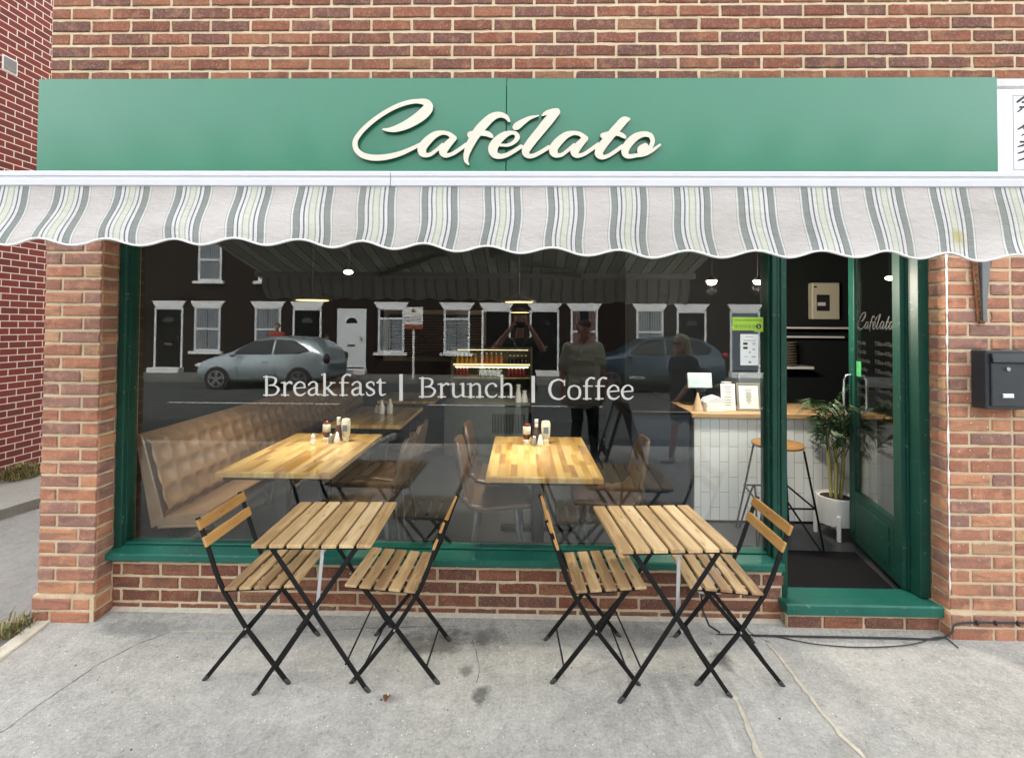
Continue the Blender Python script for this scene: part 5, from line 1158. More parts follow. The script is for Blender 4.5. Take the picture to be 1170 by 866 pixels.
        if doorcol is not UPVC: lintel(xc,1.2)
        s=MB(); s.bx(xc-w/2-.12,xc+w/2+.12,HY+.001,HY+.28,.03,zb-.055,.01); fix_on(h,s,'doorstep',WPAINT)
    return h
for k in range(4):
    xa=mx(50-110*k); xb=mx(50-110*(k+1)); house('brick terraced house farther along the street to the left, beyond the mirrored row',xb,xa,(50-110*k-45,50-110*k-15),(50-110*k-92,50-110*k-64),BLK,'sash')
    xa=mx(1040+110*k); xb=mx(1040+110*(k+1)); house('brick terraced house farther along the street to the right, beyond the mirrored row',xa,xb,(1040+110*k+15,1040+110*k+45),(1040+110*k+64,1040+110*k+92),BLK,'sash')
bd=[50,160,271,376,484,594,704,819,930,1040]; bx_=[mx(p) for p in bd]
DBL=plain('blue_grey_door',(.11,.14,.17),.45)
house('brick terraced house beyond the left end of the reflected terrace',bx_[0],bx_[1],(112,143),(70,98),BLK,'sash')
house('brick terraced house with a dark door, leftmost of those mirrored in the window',bx_[1],bx_[2],(222,252),(179,207),BLK,'sash')
house('brick terraced house mirrored behind the roof of the silver car',bx_[2],bx_[3],(291,321),(337,365),BLK,'sash')
H3=house('brick terraced house with a white panelled front door and a SOLD board',bx_[3],bx_[4],(432,462),(387,417),UPVC,'top')
house('brick terraced house mirrored just left of the photographer',bx_[4],bx_[5],(507,537),(553,581),BLK,'top')
house('brick terraced house with red patterned curtains beside a black door',bx_[5],bx_[6],(652,683),(608,636),BLK,'red')
house('brick terraced house mirrored behind the blue car',bx_[6],bx_[7],(727,758),(776,804),BLK,'sash')
house('brick terraced house with a blue-grey door, mirrored beside the rating sticker',bx_[7],bx_[8],(890,920),(836,866),DBL,'sash')
house('brick terraced house beyond the right end of the reflected terrace',bx_[8],bx_[9],(1000,1030),(945,975),BLK,'sash')
# SOLD board
SB_=thing('sold_board','white estate agent board reading SOLD on a post, by the white front door','sign',(-3.55,-9.2,.03))
V_=15.0; Yb=2*GLASS_Y-V_; A1=atY(462,351,V_); B1=atY(483,376,V_)
b=MB(); b.bx(A1.x,B1.x,Yb-.02,Yb,B1.z,A1.z,.003); fix_on(SB_,b,'board',WHITEP)
b=MB(); b.bx(A1.x,B1.x,Yb+.0005,Yb+.003,B1.z,B1.z+.14); fix_on(SB_,b,'band',plain('rust_red_print',(.30,.07,.03),.5))
b=MB(); font_text(b,'SOLD',(B1.x-.04,Yb+.001,B1.z+.24),(-1,0,0),(0,0,1),.22); b.prism([(-.06,0),(.06,0),(.06,.05),(0,.11),(-.06,.05)],((A1.x+B1.x)/2,Yb+.0015,A1.z-.16),(-1,0,0),(0,0,1),-.001); b.build('lettering',INK,SB_,recalc=False)
b=MB(); b.bx((A1.x+B1.x)/2-.03,(A1.x+B1.x)/2+.03,Yb-.07,Yb-.021,.03,A1.z); fix_on(SB_,b,'post',WHITEP)

# ------------------------------------------------------------------ CARS
TYRE=plain('tyre_rubber',(.012,.012,.012),.85); ALLOY=plain('alloy_wheel',(.45,.45,.46),.3,.9,.05); CGLASS,n_,b_=newmat('car_glass'); n_.set(b_,'Base Color',(.01,.012,.013,1)); n_.set(b_,'Roughness',.04)
TRIMB=plain('black_trim',(.012,.012,.013),.6); LAMPW=plain('headlamp_lens',(.75,.78,.80),.1); LAMPR=plain('tail_lamp_red',(.25,.01,.015),.2)
def car(label,x0,L,yside,H,paint,roofm,st,wheels,rw,glass_poly,door_x,suv=False,z0=-.115):
    """nose at -X. st: (s, zb, zbelt, zroof, halfwidth belt, halfwidth roof) along the length 0..1; yside = y of the flank facing the shop"""
    W=.86; yc=yside-W
    t=thing('parked_car',label,'car',(x0+L/2,yc,z0))
    b=MB(); ring=[]; V=[]; n=0
    for (s,zb,zt,zr,hw,hr) in st:
        x=x0+s*L
        half=[(hw*.86,zb),(hw*.985,zb+.10),(hw,zb+(zt-zb)*.55),(hw*.965,zt),( (hw*.965+hr)/2,(zt+zr)/2),(hr,zr-.035 if zr>zt+.1 else zr),(hr*.6,zr+ (0.012 if zr>zt+.1 else .012)),(0,zr+.02)]
        pr=[(y,z) for y,z in half]+[(-y,z) for y,z in half[-2::-1]]
        n=len(pr); V+=[Vector((x,yc+y,z0+z)) for y,z in pr]
    m=len(st); F=[]; MI=[]
    for i in range(m-1):
        for k in range(n-1): F.append((i*n+k,i*n+k+1,(i+1)*n+k+1,(i+1)*n+k))
        F.append((i*n+n-1,i*n,(i+1)*n,(i+1)*n+n-1))
    F.append(tuple(range(n))); F.append(tuple((m-1)*n+k for k in range(n)))
    b.add(V,F); o=fix_on(t,b,'body',paint,32); md=o.modifiers.new('smooth','SUBSURF'); md.levels=md.render_levels=2
    # side glass, both flanks, following the tumblehome
    def hwz(x,z):
        s=(x-x0)/L
        for i in range(m-1):
            if st[i][0]<=s<=st[i+1][0]:
                f=(s-st[i][0])/(st[i+1][0]-st[i][0]); q=[st[i][j]*(1-f)+st[i+1][j]*f for j in range(6)]; tt=max(0,min(1,(z-q[2])/max(q[3]-q[2],.05))); return q[4]*.965*(1-tt)+q[5]*tt
        return .8
    for sg in(1,-1):
        for poly in glass_poly:
            g=MB(); P=[]
            for (s,z) in poly: x=x0+s*L; P.append(Vector((x,yc+sg*(hwz(x,z)+.028),z0+z)))
            Q=[p-Vector((0,sg*.03,0)) for p in P]; k=len(P); g.add(P+Q,[tuple(range(k)),tuple(range(k,2*k))[::-1]]+[(i,(i+1)%k,(i+1)%k+k,i+k) for i in range(k)]); fix_on(t,g,'side_window',CGLASS)
        mm=MB(); mx_=x0+door_x[0]*L-.05; mm.sphere((mx_,yc+sg*(.99),z0+st[0][2]*0+.98*(1 if not suv else 1.05)),(.10,.085,.07),12,8); fix_on(t,mm,'wing_mirror',paint,60)
        dl=MB()
        for s in door_x: x=x0+s*L; dl.tube([Vector((x,yc+sg*(W*.992),z0+.32)),Vector((x,yc+sg*(W+.003),z0+.6)),Vector((x,yc+sg*(W*.968),z0+.86))],.004,5)
        x=x0+(door_x[-1]-.07)*L; dl.bx(x-.08,x+.08,yc+sg*(W-.012)-.012,yc+sg*(W-.012)+.012+.012,z0+.76,z0+.785,.004); fix_on(t,dl,'door_trim',TRIMB,40)
        for s in wheels:
            x=x0+s*L; w=MB(); 
            w.tube([Vector((x,yc+sg*(W-.20),z0+rw)),Vector((x,yc+sg*(W+.012),z0+rw))],rw*1.14,28); fix_on(t,w,'wheel_arch',TRIMB,40)
            w=MB(); yo=yc+sg*(W+.02)
            w.tube([Vector((x,yc+sg*(W-.18),z0+rw)),Vector((x,yo-sg*.012,z0+rw)),Vector((x,yo,z0+rw))],[rw,rw,rw*.93],28); WH=fix_on(t,w,'wheel',TYRE,40)
            w=MB(); w.tube([Vector((x,yo,z0+rw)),Vector((x,yo+sg*.006,z0+rw))],rw*.24,16)
            for k in range(5):
                a=k*2*PI/5+.3
                for da in(-.16,.16): w.bar(Vector((x+rw*.1*math.cos(a),yo+sg*.004,z0+rw+rw*.1*math.sin(a))),Vector((x+rw*.70*math.cos(a+da),yo+sg*.004,z0+rw+rw*.70*math.sin(a+da))),.028,.012,(0,1,0))
            ang=[i*PI/14 for i in range(29)]; w.tube([Vector((x+rw*.72*math.cos(a),yo+sg*.003,z0+rw+rw*.72*math.sin(a))) for a in ang],.016,6); fix_on(t,w,'rim',ALLOY,40,par=WH)
        hl=MB(); zz=.66 if not suv else .84; hl.sphere((x0+.16,yc+sg*.66,z0+zz),(.20,.12,.075),12,8); fix_on(t,hl,'headlight',LAMPW,60)
        tl=MB(); tl.sphere((x0+L-.09,yc+sg*.72,z0+zz+.20),(.10,.10,.15 if not suv else .10),12,8); fix_on(t,tl,'tail_light',LAMPR if suv else plain('dark_tail_lamp',(.03,.008,.01),.15),60)
    return t,yc,W
def paintm(name,col,metal=.4):
    m,n,b=newmat(name); n.set(b,'Base Color',c4(col)); n.set(b,'Metallic',metal); n.set(b,'Roughness',.28); n.set(b,'Coat Weight',.8); n.set(b,'Coat Roughness',.04); return m
hst=[(0,.26,.52,.55,.62,.58),(.015,.20,.66,.69,.76,.66),(.07,.18,.78,.82,.83,.70),(.17,.17,.88,.94,.86,.72),(.25,.17,.93,1.02,.86,.70),(.33,.17,.95,1.22,.86,.63),(.43,.17,.96,1.41,.86,.61),(.55,.17,.97,1.475,.86,.62),(.70,.17,.99,1.475,.86,.62),(.83,.18,1.01,1.43,.85,.61),(.90,.19,1.03,1.33,.84,.60),(.955,.22,1.04,1.12,.82,.64),(.985,.30,.92,.95,.79,.66),(1.0,.36,.62,.64,.70,.62)]
hg_=[[(.29,.985),(.345,1.16),(.43,1.335),(.58,1.395),(.58,.995)],[(.60,1.0),(.60,1.395),(.72,1.375),(.82,1.20),(.855,1.10),(.78,1.03)]]
car('silver three-door hatchback parked across the street, nose to the left',-9.10,3.78,-7.30,1.46,paintm('silver_paint',(.36,.43,.45),.5),None,hst,(.185,.79),.30,hg_,(.335,.61))
sst=[(0,.32,.60,.62,.64,.60),(.02,.25,.80,.82,.76,.68),(.08,.22,.92,.96,.84,.72),(.2,.21,.99,1.03,.87,.74),(.28,.21,1.02,1.08,.87,.72),(.37,.21,1.03,1.34,.87,.64),(.46,.21,1.03,1.52,.87,.62),(.60,.21,1.04,1.56,.87,.63),(.78,.21,1.05,1.54,.87,.62),(.90,.22,1.07,1.42,.86,.60),(.965,.26,1.07,1.14,.82,.66),(1.0,.36,.74,.76,.72,.62)]
sg_=[[(.31,1.05),(.385,1.30),(.46,1.44),(.56,1.475),(.56,1.06)],[(.575,1.06),(.575,1.475),(.72,1.47),(.74,1.08)],[(.755,1.085),(.74,1.465),(.82,1.43),(.885,1.22),(.86,1.10)]]
BC,ycB,WB_=car('blue-grey compact crossover parked across the street behind the woman in the reflection',1.68,4.0,-7.30,1.6,paintm('blue_grey_paint',(.045,.078,.108),.35),None,sst,(.195,.80),.335,sg_,(.33,.565,.745),True)
b=MB(); b.bx(1.68+1.2,1.68+2.75,ycB+WB_-.01,ycB+WB_+.018,.235,.40,.01); fix_on(BC,b,'side_moulding',TRIMB)
b=MB(); 
for a in((2.95,3.35,.30,.315),(2.95,3.35,.345,.36),(2.95,2.965,.315,.345),(3.335,3.35,.315,.345)): b.bx(a[0],a[1],ycB+WB_+.019,ycB+WB_+.024,a[2],a[3])
fix_on(BC,b,'moulding_insert',WHITEP)

# ------------------------------------------------------------------ PEOPLE
def blob(name, build, mat, parent, voxel=.012, it=6):
    mb=MB(); build(mb); o=mb.build(name,mat,parent)
    r=o.modifiers.new('r','REMESH'); r.mode='VOXEL'; r.voxel_size=voxel
    s=o.modifiers.new('s','SMOOTH'); s.iterations=it; s.factor=.5
    dg=bpy.context.evaluated_depsgraph_get(); me=bpy.data.meshes.new_from_object(o.evaluated_get(dg)); 
    old=o.data; o.modifiers.clear(); o.data=me; bpy.data.meshes.remove(old)
    if len(me.materials)==0: me.materials.append(mat)
    me.shade_smooth(); return o
SKIN=plain('skin',(.42,.22,.15),.5,0,.1,6); SKIN2=plain('tanned_skin',(.36,.18,.12),.5,0,.1,6)
def hand(mb, wrist, d, palm_n, sc=1.0, curl=.5):
    d=Vector(d).normalized(); n_=Vector(palm_n).normalized(); s=d.cross(n_).normalized(); w=Vector(wrist)
    mb.capsule(w,.026*sc,w+d*.035*sc,.030*sc); 
    for k in range(4):
        a=w+d*.035*sc+s*((k-1.5)*.019*sc); b=w+d*.088*sc+s*((k-1.5)*.021*sc); mb.capsule(a,.0125*sc,b,.011*sc,8)
        L=(.068,.078,.073,.056)[k]*sc; d1=(d*math.cos(curl*.6)+n_*math.sin(curl*.6)); d2=(d*math.cos(curl*1.5)+n_*math.sin(curl*1.5)); m_=b+d1*L*.5; mb.capsule(b,.0098*sc,m_,.0092*sc,8); mb.capsule(m_,.009*sc,m_+d2*L*.5,.0075*sc,8)
    tb=w+d*.03*sc-s*.028*sc; td=(d*.75-s*.6+n_*.35).normalized(); mb.capsule(tb,.013*sc,tb+td*.035*sc,.011*sc,8); mb.capsule(tb+td*.035*sc,.0105*sc,tb+td*.035*sc+(td+n_*.3).normalized()*.028*sc,.0085*sc,8)
def head(mb,c,f,sc=1.0,jaw=1.0):
    """c = centre of the head, f = facing direction (horizontal)"""
    f=Vector(f).normalized(); s=Vector((f.y,-f.x,0)); up=Vector((0,0,1)); c=Vector(c)
    M=lambda a,b,u: c+f*a*sc+s*b*sc+up*u*sc
    mb.capsule(M(-.015,0,.03),.088*sc,M(.012,0,.03),.080*sc,16); mb.capsule(M(.03,0,-.04),.062*sc,M(.045,0,-.075*jaw),.042*sc,14)
    for q in(-1,1): mb.capsule(M(.035,q*.03,-.01),.045*sc,M(.03,q*.035,-.045),.035*sc,10); mb.capsule(M(-.005,q*.078,.012),.012*sc,M(-.012,q*.080,-.025),.009*sc,8)
    mb.capsule(M(.082,0,.015),.009*sc,M(.100,0,-.022),.013*sc,8); mb.capsule(M(.078,-.02,-.058),.010*sc,M(.078,.02,-.058),.010*sc,8); mb.capsule(M(.075,-.032,.032),.010*sc,M(.075,.032,.032),.010*sc,8)
def eyes(t,c,f,sc=1.0):
    f=Vector(f).normalized(); s=Vector((f.y,-f.x,0)); c=Vector(c); b=MB()
    for q in(-1,1): b.sphere(c+f*.074*sc+s*q*.031*sc+Vector((0,0,.008*sc)),.013*sc,10,8)
    fix_on(t,b,'eyes',plain('eye',(.05,.035,.03),.2) if 'eye' not in bpy.data.materials else bpy.data.materials['eye'],60)
def legs(mb,hip,f,gz,feet,sc=1.0,hw=.09,r=1.0):
    f=Vector(f).normalized(); s=Vector((f.y,-f.x,0))
    for q,(fd,fs) in zip((-1,1),feet):
        h=Vector(hip)+s*q*hw*sc; a=Vector((hip[0],hip[1],gz+.085*sc))+f*fd+s*(q*.09*sc+fs); k=h.lerp(a,.5)+f*.03*sc
        mb.capsule(h,.082*sc*r,k,.056*sc*r,14); mb.capsule(k,.055*sc*r,k.lerp(a,.35)-f*.012,.054*sc*r,12); mb.capsule(k.lerp(a,.35)-f*.012,.054*sc*r,a,.036*sc*r,12)
        mb.capsule(a+f*-.03*sc-Vector((0,0,.045*sc)),.034*sc,a+f*.13*sc-Vector((0,0,.055*sc)),.026*sc,10)
def shoes(mb,hip,f,gz,feet,sc=1.0):
    f=Vector(f).normalized(); s=Vector((f.y,-f.x,0))
    for q,(fd,fs) in zip((-1,1),feet):
        a=Vector((hip[0],hip[1],gz+.085*sc))+f*fd+s*(q*.09*sc+fs); mb.capsule(a+f*-.035*sc-Vector((0,0,.04*sc)),.043*sc,a+f*.15*sc-Vector((0,0,.052*sc)),.032*sc,12); mb.capsule(a+f*-.03*sc,.046*sc,a-f*.03*sc-Vector((0,0,.03*sc)),.044*sc,12)
def torso(mb,hip,neck,f,sw,depth=.105,belly=1.0):
    g_=.026 if depth>.112 else 0.0
    f=Vector(f).normalized(); s=Vector((f.y,-f.x,0)); hip=Vector(hip); neck=Vector(neck)
    for t_,w,d in((0,.105,.115*belly),(.25,.09,.112*belly),(.5,.10,.115),(.72,.118,.115),(.86,.13,.095)):
        c=hip.lerp(neck,t_); mb.capsule(c-s*w,d*.92+g_,c+s*w,d*.92+g_,14)
    c=hip.lerp(neck,.90); mb.capsule(c-s*(sw-.02),.056+g_*.8,c+s*(sw-.02),.056+g_*.8,12); mb.capsule(hip.lerp(neck,.88),.075+g_*.6,neck if not g_ else hip.lerp(neck,.97),.055+g_*.6,12)

# the photographer, mirrored in the glass: stands behind the lens holding a phone up in both hands
PH=thing('person','person in a dark t-shirt and pale necklace raising a phone, mirrored in the window','person',(-.03,-.36,0))
fx_=(0,1,0); hip=(-.03,-.38,.97); neck=(-.02,-.33,1.56); hc=(-.005,-.27,1.79)
shl=Vector((-.22,-.34,1.52)); shr=Vector((.18,-.34,1.52)); ell=Vector((-.335,-.17,1.42)); elr=Vector((.275,-.17,1.42)); wl=Vector((-.135,-.055,1.675)); wr_=Vector((.125,-.055,1.675))
feet=((.02,-.04),(.05,.04))
def body(mb):
    torso(mb,hip,neck,fx_,.19); mb.capsule(neck,.052,(hc[0],hc[1]-.01,1.70),.05); head(mb,hc,fx_); legs(mb,hip,fx_,0,feet)
    for a,e,w,q in((shl,ell,wl,-1),(shr,elr,wr_,1)):
        mb.capsule(a,.052,e,.040); mb.capsule(e,.040,e.lerp(w,.3),.041); mb.capsule(e.lerp(w,.3),.041,w,.026); hand(mb,w,(-q*.45,.25,.8),(-q*.5,-.1,-.75),.9,1.0)
blob('body',body,SKIN,PH,.0075,4); eyes(PH,hc,fx_)
def shirt(mb):
    torso(mb,Vector(hip)-Vector((0,0,.06)),Vector(neck)-Vector((0,0,.02)),fx_,.195,.12,1.12)
    for a,e in((shl,ell),(shr,elr)): mb.capsule(a,.074,a.lerp(e,.62),.066)
blob('t_shirt',shirt,plain('black_cotton',(.010,.010,.012),.9,0,.2,20),PH,.014)
blob('trousers',lambda mb:(legs(mb,(hip[0],hip[1],hip[2]+.02),fx_,.03,feet,1.0,.09,1.18),mb.capsule((hip[0]-.08,hip[1],.98),.12,(hip[0]+.08,hip[1],.98),.12)),plain('dark_denim',(.018,.022,.034),.9),PH,.014)
blob('shoe',lambda mb:shoes(mb,hip,fx_,0,feet),plain('dark_shoe',(.02,.02,.02),.6),PH,.012)
blob('hair',lambda mb:(mb.capsule((hc[0],hc[1]-.045,1.84),.088,(hc[0],hc[1]+.02,1.865),.074),mb.capsule((hc[0],hc[1]-.06,1.77),.074,(hc[0],hc[1]-.05,1.82),.08)),plain('dark_hair',(.03,.022,.017),.7,0,.4,40),PH,.01,2)
b=MB(); b.tube(smooth_path([Vector((-.10,-.265,1.535)),Vector((-.07,-.225,1.47)),Vector((-.02,-.205,1.425)),Vector((.03,-.225,1.47)),Vector((.06,-.265,1.535))]),.006,6); b.lathe((-.02,-.205,1.395),[(.004,0),(.018,.012),(.006,.03)],10); fix_on(PH,b,'necklace',plain('pale_metal',(.6,.6,.58),.3,.6),60)
PHN=thing('phone','dark mobile phone held sideways by the photographer mirrored in the window','phone',(0,-.03,1.72))
b=MB(); b.box((-.01,-.034,1.725),(.152,.009,.074),None,.004); fix_on(PHN,b,'case',plain('phone_black',(.012,.012,.014),.25))
b=MB(); 
for x,z in((-.065,1.745),(-.065,1.722),(-.044,1.733)): b.tube([(x,-.0295,z),(x,-.027,z)],.009,14)
fix_on(PHN,b,'camera_lens',CGLASS,40)

# man beside the photographer in a pale t-shirt
MN=thing('person','man in a loose pale olive t-shirt, arms hanging, mirrored beside the photographer','person',(.80,-.25,0))
mf=(.35,.94,0); hip2=(.80,-.28,.92); nk2=(.79,-.28,1.50); hc2=(.80,-.24,1.665); f2=((.0,-.03),(.06,.03))
MFV=Vector(mf).normalized(); MS=Vector((MFV.y,-MFV.x,0)); s2l=Vector(nk2)-MS*.21-Vector((0,0,.06)); s2r=Vector(nk2)+MS*.21-Vector((0,0,.06)); e2l=s2l+Vector((-.07,-.02,-.29)); w2l=e2l+Vector((-.01,.08,-.26)); e2r=s2r+Vector((.06,.0,-.29)); w2r=e2r+Vector((.0,.09,-.25))
def body2(mb):
    torso(mb,hip2,nk2,mf,.19,.11,1.1); mb.capsule(nk2,.056,(hc2[0],hc2[1]-.02,1.60),.054); head(mb,hc2,mf); legs(mb,hip2,mf,0,f2)
    for a,e,w,q in((s2l,e2l,w2l,-1),(s2r,e2r,w2r,1)): mb.capsule(a,.055,e,.042); mb.capsule(e,.042,w,.027); hand(mb,w,(0,.15,-1),(-q*MS.x,-q*MS.y,0),.95,.5)
blob('body',body2,SKIN2,MN,.009,4); eyes(MN,hc2,mf)
def shirt2(mb):
    torso(mb,Vector(hip2)-Vector((0,0,.10)),Vector(nk2)-Vector((0,0,.02)),mf,.20,.12,1.3)
    for a,e in((s2l,e2l),(s2r,e2r)): mb.capsule(a,.08,a.lerp(e,.75),.076)
blob('t_shirt',shirt2,plain('pale_olive_cotton',(.36,.36,.29),.9,0,.12,12),MN,.014)
blob('trousers',lambda mb:(legs(mb,(hip2[0],hip2[1],hip2[2]+.02),mf,.03,f2,1.0,.09,1.3),mb.capsule(Vector(hip2)-MS*.08,.135,Vector(hip2)+MS*.08,.135)),plain('navy_trousers',(.02,.025,.04),.9),MN,.014)
blob('shoe',lambda mb:shoes(mb,hip2,mf,0,f2),plain('grey_shoe',(.15,.15,.15),.7),MN,.012)
blob('hair',lambda mb:(mb.capsule((hc2[0]-.01,hc2[1]-.045,1.705),.090,(hc2[0]+.01,hc2[1]+.015,1.728),.078),),plain('brown_hair',(.05,.032,.02),.7,0,.4,40),MN,.01,2)

# woman walking past
WM=thing('person','blonde woman in sunglasses and a navy dress with striped cuffs, mirrored walking past','person',(2.06,-.26,0))
wf_=(-1,.25,0); hip3=(2.08,-.26,.86); nk3=(2.04,-.25,1.33); hc3=(2.005,-.235,1.50); f3=((.16,.0),(-.20,.0)); FV=Vector(wf_).normalized(); FS=Vector((FV.y,-FV.x,0))
s3l=Vector(nk3)-FS*.165-Vector((0,0,.05)); s3r=Vector(nk3)+FS*.165-Vector((0,0,.05))
near,far=(s3r,s3l) if s3r.y>s3l.y else (s3l,s3r)
e3n=near+Vector((-.03,.05,-.26)); w3n=e3n+Vector((-.16,.05,-.17)); e3f=far+Vector((.12,-.02,-.24)); w3f=e3f+Vector((.14,.0,-.17))
def body3(mb):
    torso(mb,hip3,nk3,wf_,.155,.10,.95); mb.capsule(nk3,.045,(hc3[0]+.01,hc3[1],1.42),.043); head(mb,hc3,(-.75,.65,0),.92); legs(mb,hip3,wf_,0,f3,.9,.085,1.0)
    for a,e,w in((near,e3n,w3n),(far,e3f,w3f)): mb.capsule(a,.044,e,.035); mb.capsule(e,.035,w,.023); hand(mb,w,(w-e),(0,-.6,-.4),.85,.35)
blob('body',body3,SKIN,WM,.008,4)
def dress(mb):
    torso(mb,Vector(hip3)-Vector((0,0,.02)),Vector(nk3)-Vector((0,0,.01)),wf_,.165,.12,1.12)
    for q in(-1,1): mb.capsule(Vector(hip3)+FS*q*.07-Vector((0,0,.02)),.125,Vector(hip3)+FS*q*.08+FV*(-.05*q)-Vector((0,0,.26)),.115)
    for a,e in((near,e3n),(far,e3f)): mb.capsule(a,.066,a.lerp(e,.72),.060)
blob('dress',dress,plain('navy_jersey',(.010,.013,.030),.85,0,.2,16),WM,.012)
b=MB()
for a,e in((near,e3n),(far,e3f)):
    for k in(.58,.70):
        d=(e-a).normalized(); c=a.lerp(e,k); b.tube([c-d*.006,c+d*.006],.066,18)
fix_on(WM,b,'cuff_stripe',plain('pink_white_stripe',(.62,.45,.46),.8),40)
HFV=Vector((-.75,.65,0)).normalized(); HS=Vector((HFV.y,-HFV.x,0))
def hair3(mb):
    c=Vector(hc3); mb.capsule(c-HFV*.035+Vector((0,0,.045)),.088,c+HFV*.01+Vector((0,0,.065)),.074)
    for q in(-1,1): mb.capsule(c-HFV*.02+HS*q*.07+Vector((0,0,.04)),.045,c-HFV*.045+HS*q*.09-Vector((0,0,.17)),.040)
    mb.capsule(c-HFV*.075,.07,c-HFV*.09-Vector((0,0,.19)),.055)
blob('hair',hair3,plain('ash_blonde_hair',(.34,.29,.20),.6,0,.35,50),WM,.01,3)
b=MB()
for q in(-1,1): b.sphere(Vector(hc3)+HFV*.086+HS*q*.031+Vector((0,0,.012)),(.026,.026,.02),12,8)
b.tube([Vector(hc3)+HFV*.088-HS*.03+Vector((0,0,.02)),Vector(hc3)+HFV*.088+HS*.03+Vector((0,0,.02))],.005,6); fix_on(WM,b,'sunglasses',INK,60)
blob('shoe',lambda mb:shoes(mb,hip3,wf_,0,f3,.88),plain('white_shoe',(.5,.5,.5),.6),WM,.012)
# two people beyond the silver car
def small_person(label,px,pyt,col,hcol,h,V):
    q=atY(px,pyt,V); y=2*GLASS_Y-V; x=q.x; gz=.03; sc=h/1.72; t=thing('person',label,'person',(x,y,gz)); f=(.2,1,0)
    hp=(x,y,gz+.90*sc); nk=(x,y,gz+1.46*sc); hcc=(x,y+.02,gz+1.62*sc); ft=((0,0),(.05,0)); L=Vector(nk)+Vector((-.2*sc,0,-.06)); R_=Vector(nk)+Vector((.2*sc,0,-.06))
    def bd_(mb):
        torso(mb,hp,nk,f,.18*sc); mb.capsule(nk,.05,(hcc[0],hcc[1]-.01,hcc[2]-.08),.05); head(mb,hcc,f,sc); legs(mb,hp,f,gz,ft,sc)
        for a,q_ in((L,-1),(R_,1)): e=a+Vector((q_*.05,0,-.28*sc)); w=e+Vector((0,.06,-.24*sc)); mb.capsule(a,.05*sc,e,.04*sc); mb.capsule(e,.04*sc,w,.026*sc); hand(mb,w,(0,.1,-1),(-q_,0,0),.9*sc)
    blob('body',bd_,SKIN2,t,.012,3); eyes(t,hcc,f,sc)
    def tp(mb):
        torso(mb,hp,Vector(nk)-Vector((0,0,.02)),f,.19*sc,.12,1.15)
        for a,q_ in((L,-1),(R_,1)): e=a+Vector((q_*.05,0,-.28*sc)); mb.capsule(a,.066*sc,a.lerp(e,.8),.062*sc)
    blob('top',tp,col,t,.016); blob('hair',lambda mb:mb.capsule((hcc[0],hcc[1]-.045,hcc[2]+.05),.088*sc,(hcc[0],hcc[1]+.01,hcc[2]+.075),.074*sc),hcol,t,.012,2)
    blob('trousers',lambda mb:legs(mb,(hp[0],hp[1],hp[2]),f,gz+.04,ft,sc,.09,1.2),bpy.data.materials['dark_denim'],t,.016)
small_person('person in a red top walking beyond the silver car, mirrored in the window',317,369,plain('red_cotton',(.30,.03,.02),.9),bpy.data.materials['brown_hair'],1.68,15.2)
small_person('small person in a mustard yellow top behind the rear of the silver car',374,384,plain('mustard_cotton',(.36,.22,.03),.9),bpy.data.materials['dark_hair'],1.30,15.2)
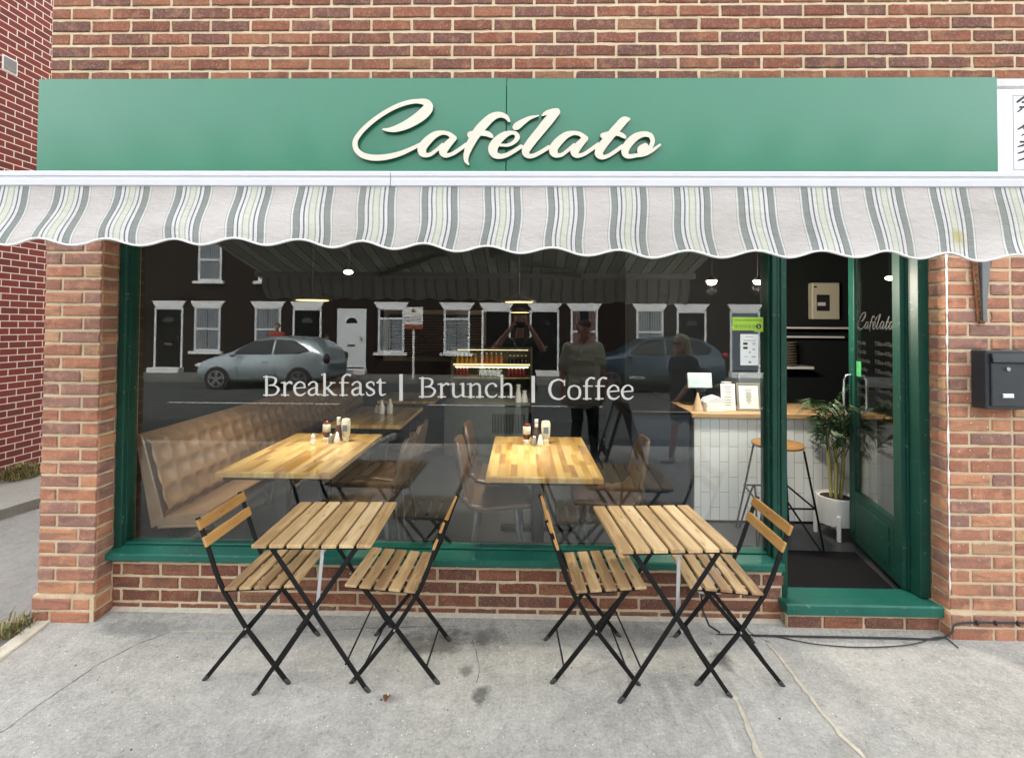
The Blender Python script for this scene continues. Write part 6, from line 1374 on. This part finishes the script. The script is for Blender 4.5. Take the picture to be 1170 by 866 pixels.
# chalkboard on the pavement
AB=thing('a_board','dark wooden A-board with a pale poster standing on the pavement edge, mirrored beside the woman','a-board',(1.26,-.22,0))
for sg,nm in((-1,'panel'),(1,'panel')):
    b=MB(); p0=Vector((1.26+sg*.26,-.22,.0)); p1=Vector((1.26+sg*.02,-.22,.80)); 
    for yy in(-.45,.01): b.bar(p0+Vector((0,yy+.22-.0,0)),p1+Vector((0,yy+.22,0)),.035,.03,(0,1,0),.003)
    a=p0.lerp(p1,.16)+Vector((0,0,0)); c=p0.lerp(p1,.97); t_=(p1-p0).normalized(); nn=Vector((t_.z,0,-t_.x))
    M=Matrix((t_,Vector((0,1,0)),t_.cross(Vector((0,1,0))))).transposed(); b.box((a+c)/2+Vector((0,0,0)),((c-a).length,.425,.012),M,.002)
    o=fix_on(AB,b,nm,plain('dark_stained_wood',(.03,.02,.015),.6) if sg<0 else bpy.data.materials['dark_stained_wood'])
    if sg<0:
        out=M@Vector((0,0,1)); out=out if out.x<0 else -out
        b=MB(); b.box((a+c)/2+out*.0085,((c-a).length*.72,.34,.003),M); fix_on(AB,b,'poster',plain('poster_grey',(.38,.40,.40),.6,0,.35,14),par=o)

# ------------------------------------------------------------------ CAMERA, LIGHT, WORLD
cam=bpy.data.cameras.new('camera'); co=bpy.data.objects.new('camera',cam); C.objects.link(co)
cam.sensor_fit='HORIZONTAL'; cam.sensor_width=36; cam.lens=FPX/1170*36; cam.shift_x=0; cam.shift_y=-(433-CY)/1170; cam.clip_start=.01; cam.clip_end=600
co.matrix_world=Matrix(((RX.x,UX.x,-FX.x,0),(RX.y,UX.y,-FX.y,0),(RX.z,UX.z,-FX.z,EYE),(0,0,0,1)))
bpy.context.scene.camera=co
SD=Vector((-.35,.80,1.0)).normalized()                 # the sun stands behind the cafe: its front and the pavement lie in open shade
sun=bpy.data.lights.new('sun','SUN'); sun.energy=1.1; sun.angle=math.radians(.6); sun.color=(1,.93,.80)
so=bpy.data.objects.new('sun',sun); C.objects.link(so); so.rotation_euler=SD.to_track_quat('Z','Y').to_euler()
w=bpy.data.worlds.new('World'); bpy.context.scene.world=w; w.use_nodes=True; nt=w.node_tree
sk=nt.nodes.new('ShaderNodeTexSky'); sk.sky_type='NISHITA'; sk.sun_disc=False; sk.sun_elevation=math.asin(SD.z); sk.sun_rotation=math.atan2(SD.x,SD.y); sk.air_density=1.0; sk.dust_density=1.0; sk.ozone_density=1.0
hs=nt.nodes.new('ShaderNodeHueSaturation'); hs.inputs['Saturation'].default_value=.10
nt.links.new(sk.outputs[0],hs.inputs['Color']); bg=nt.nodes['Background']; nt.links.new(hs.outputs[0],bg.inputs[0]); bg.inputs[1].default_value=.15
sc=bpy.context.scene; sc.view_settings.view_transform='Standard'; sc.view_settings.look='None'; sc.view_settings.gamma=1; sc.view_settings.exposure=3.0
sc.cycles.max_bounces=10; sc.cycles.transparent_max_bounces=16; sc.cycles.glossy_bounces=6; sc.cycles.diffuse_bounces=4; sc.cycles.use_denoising=True; sc.cycles.sample_clamp_indirect=6; sc.cycles.caustics_reflective=False; sc.cycles.caustics_refractive=False
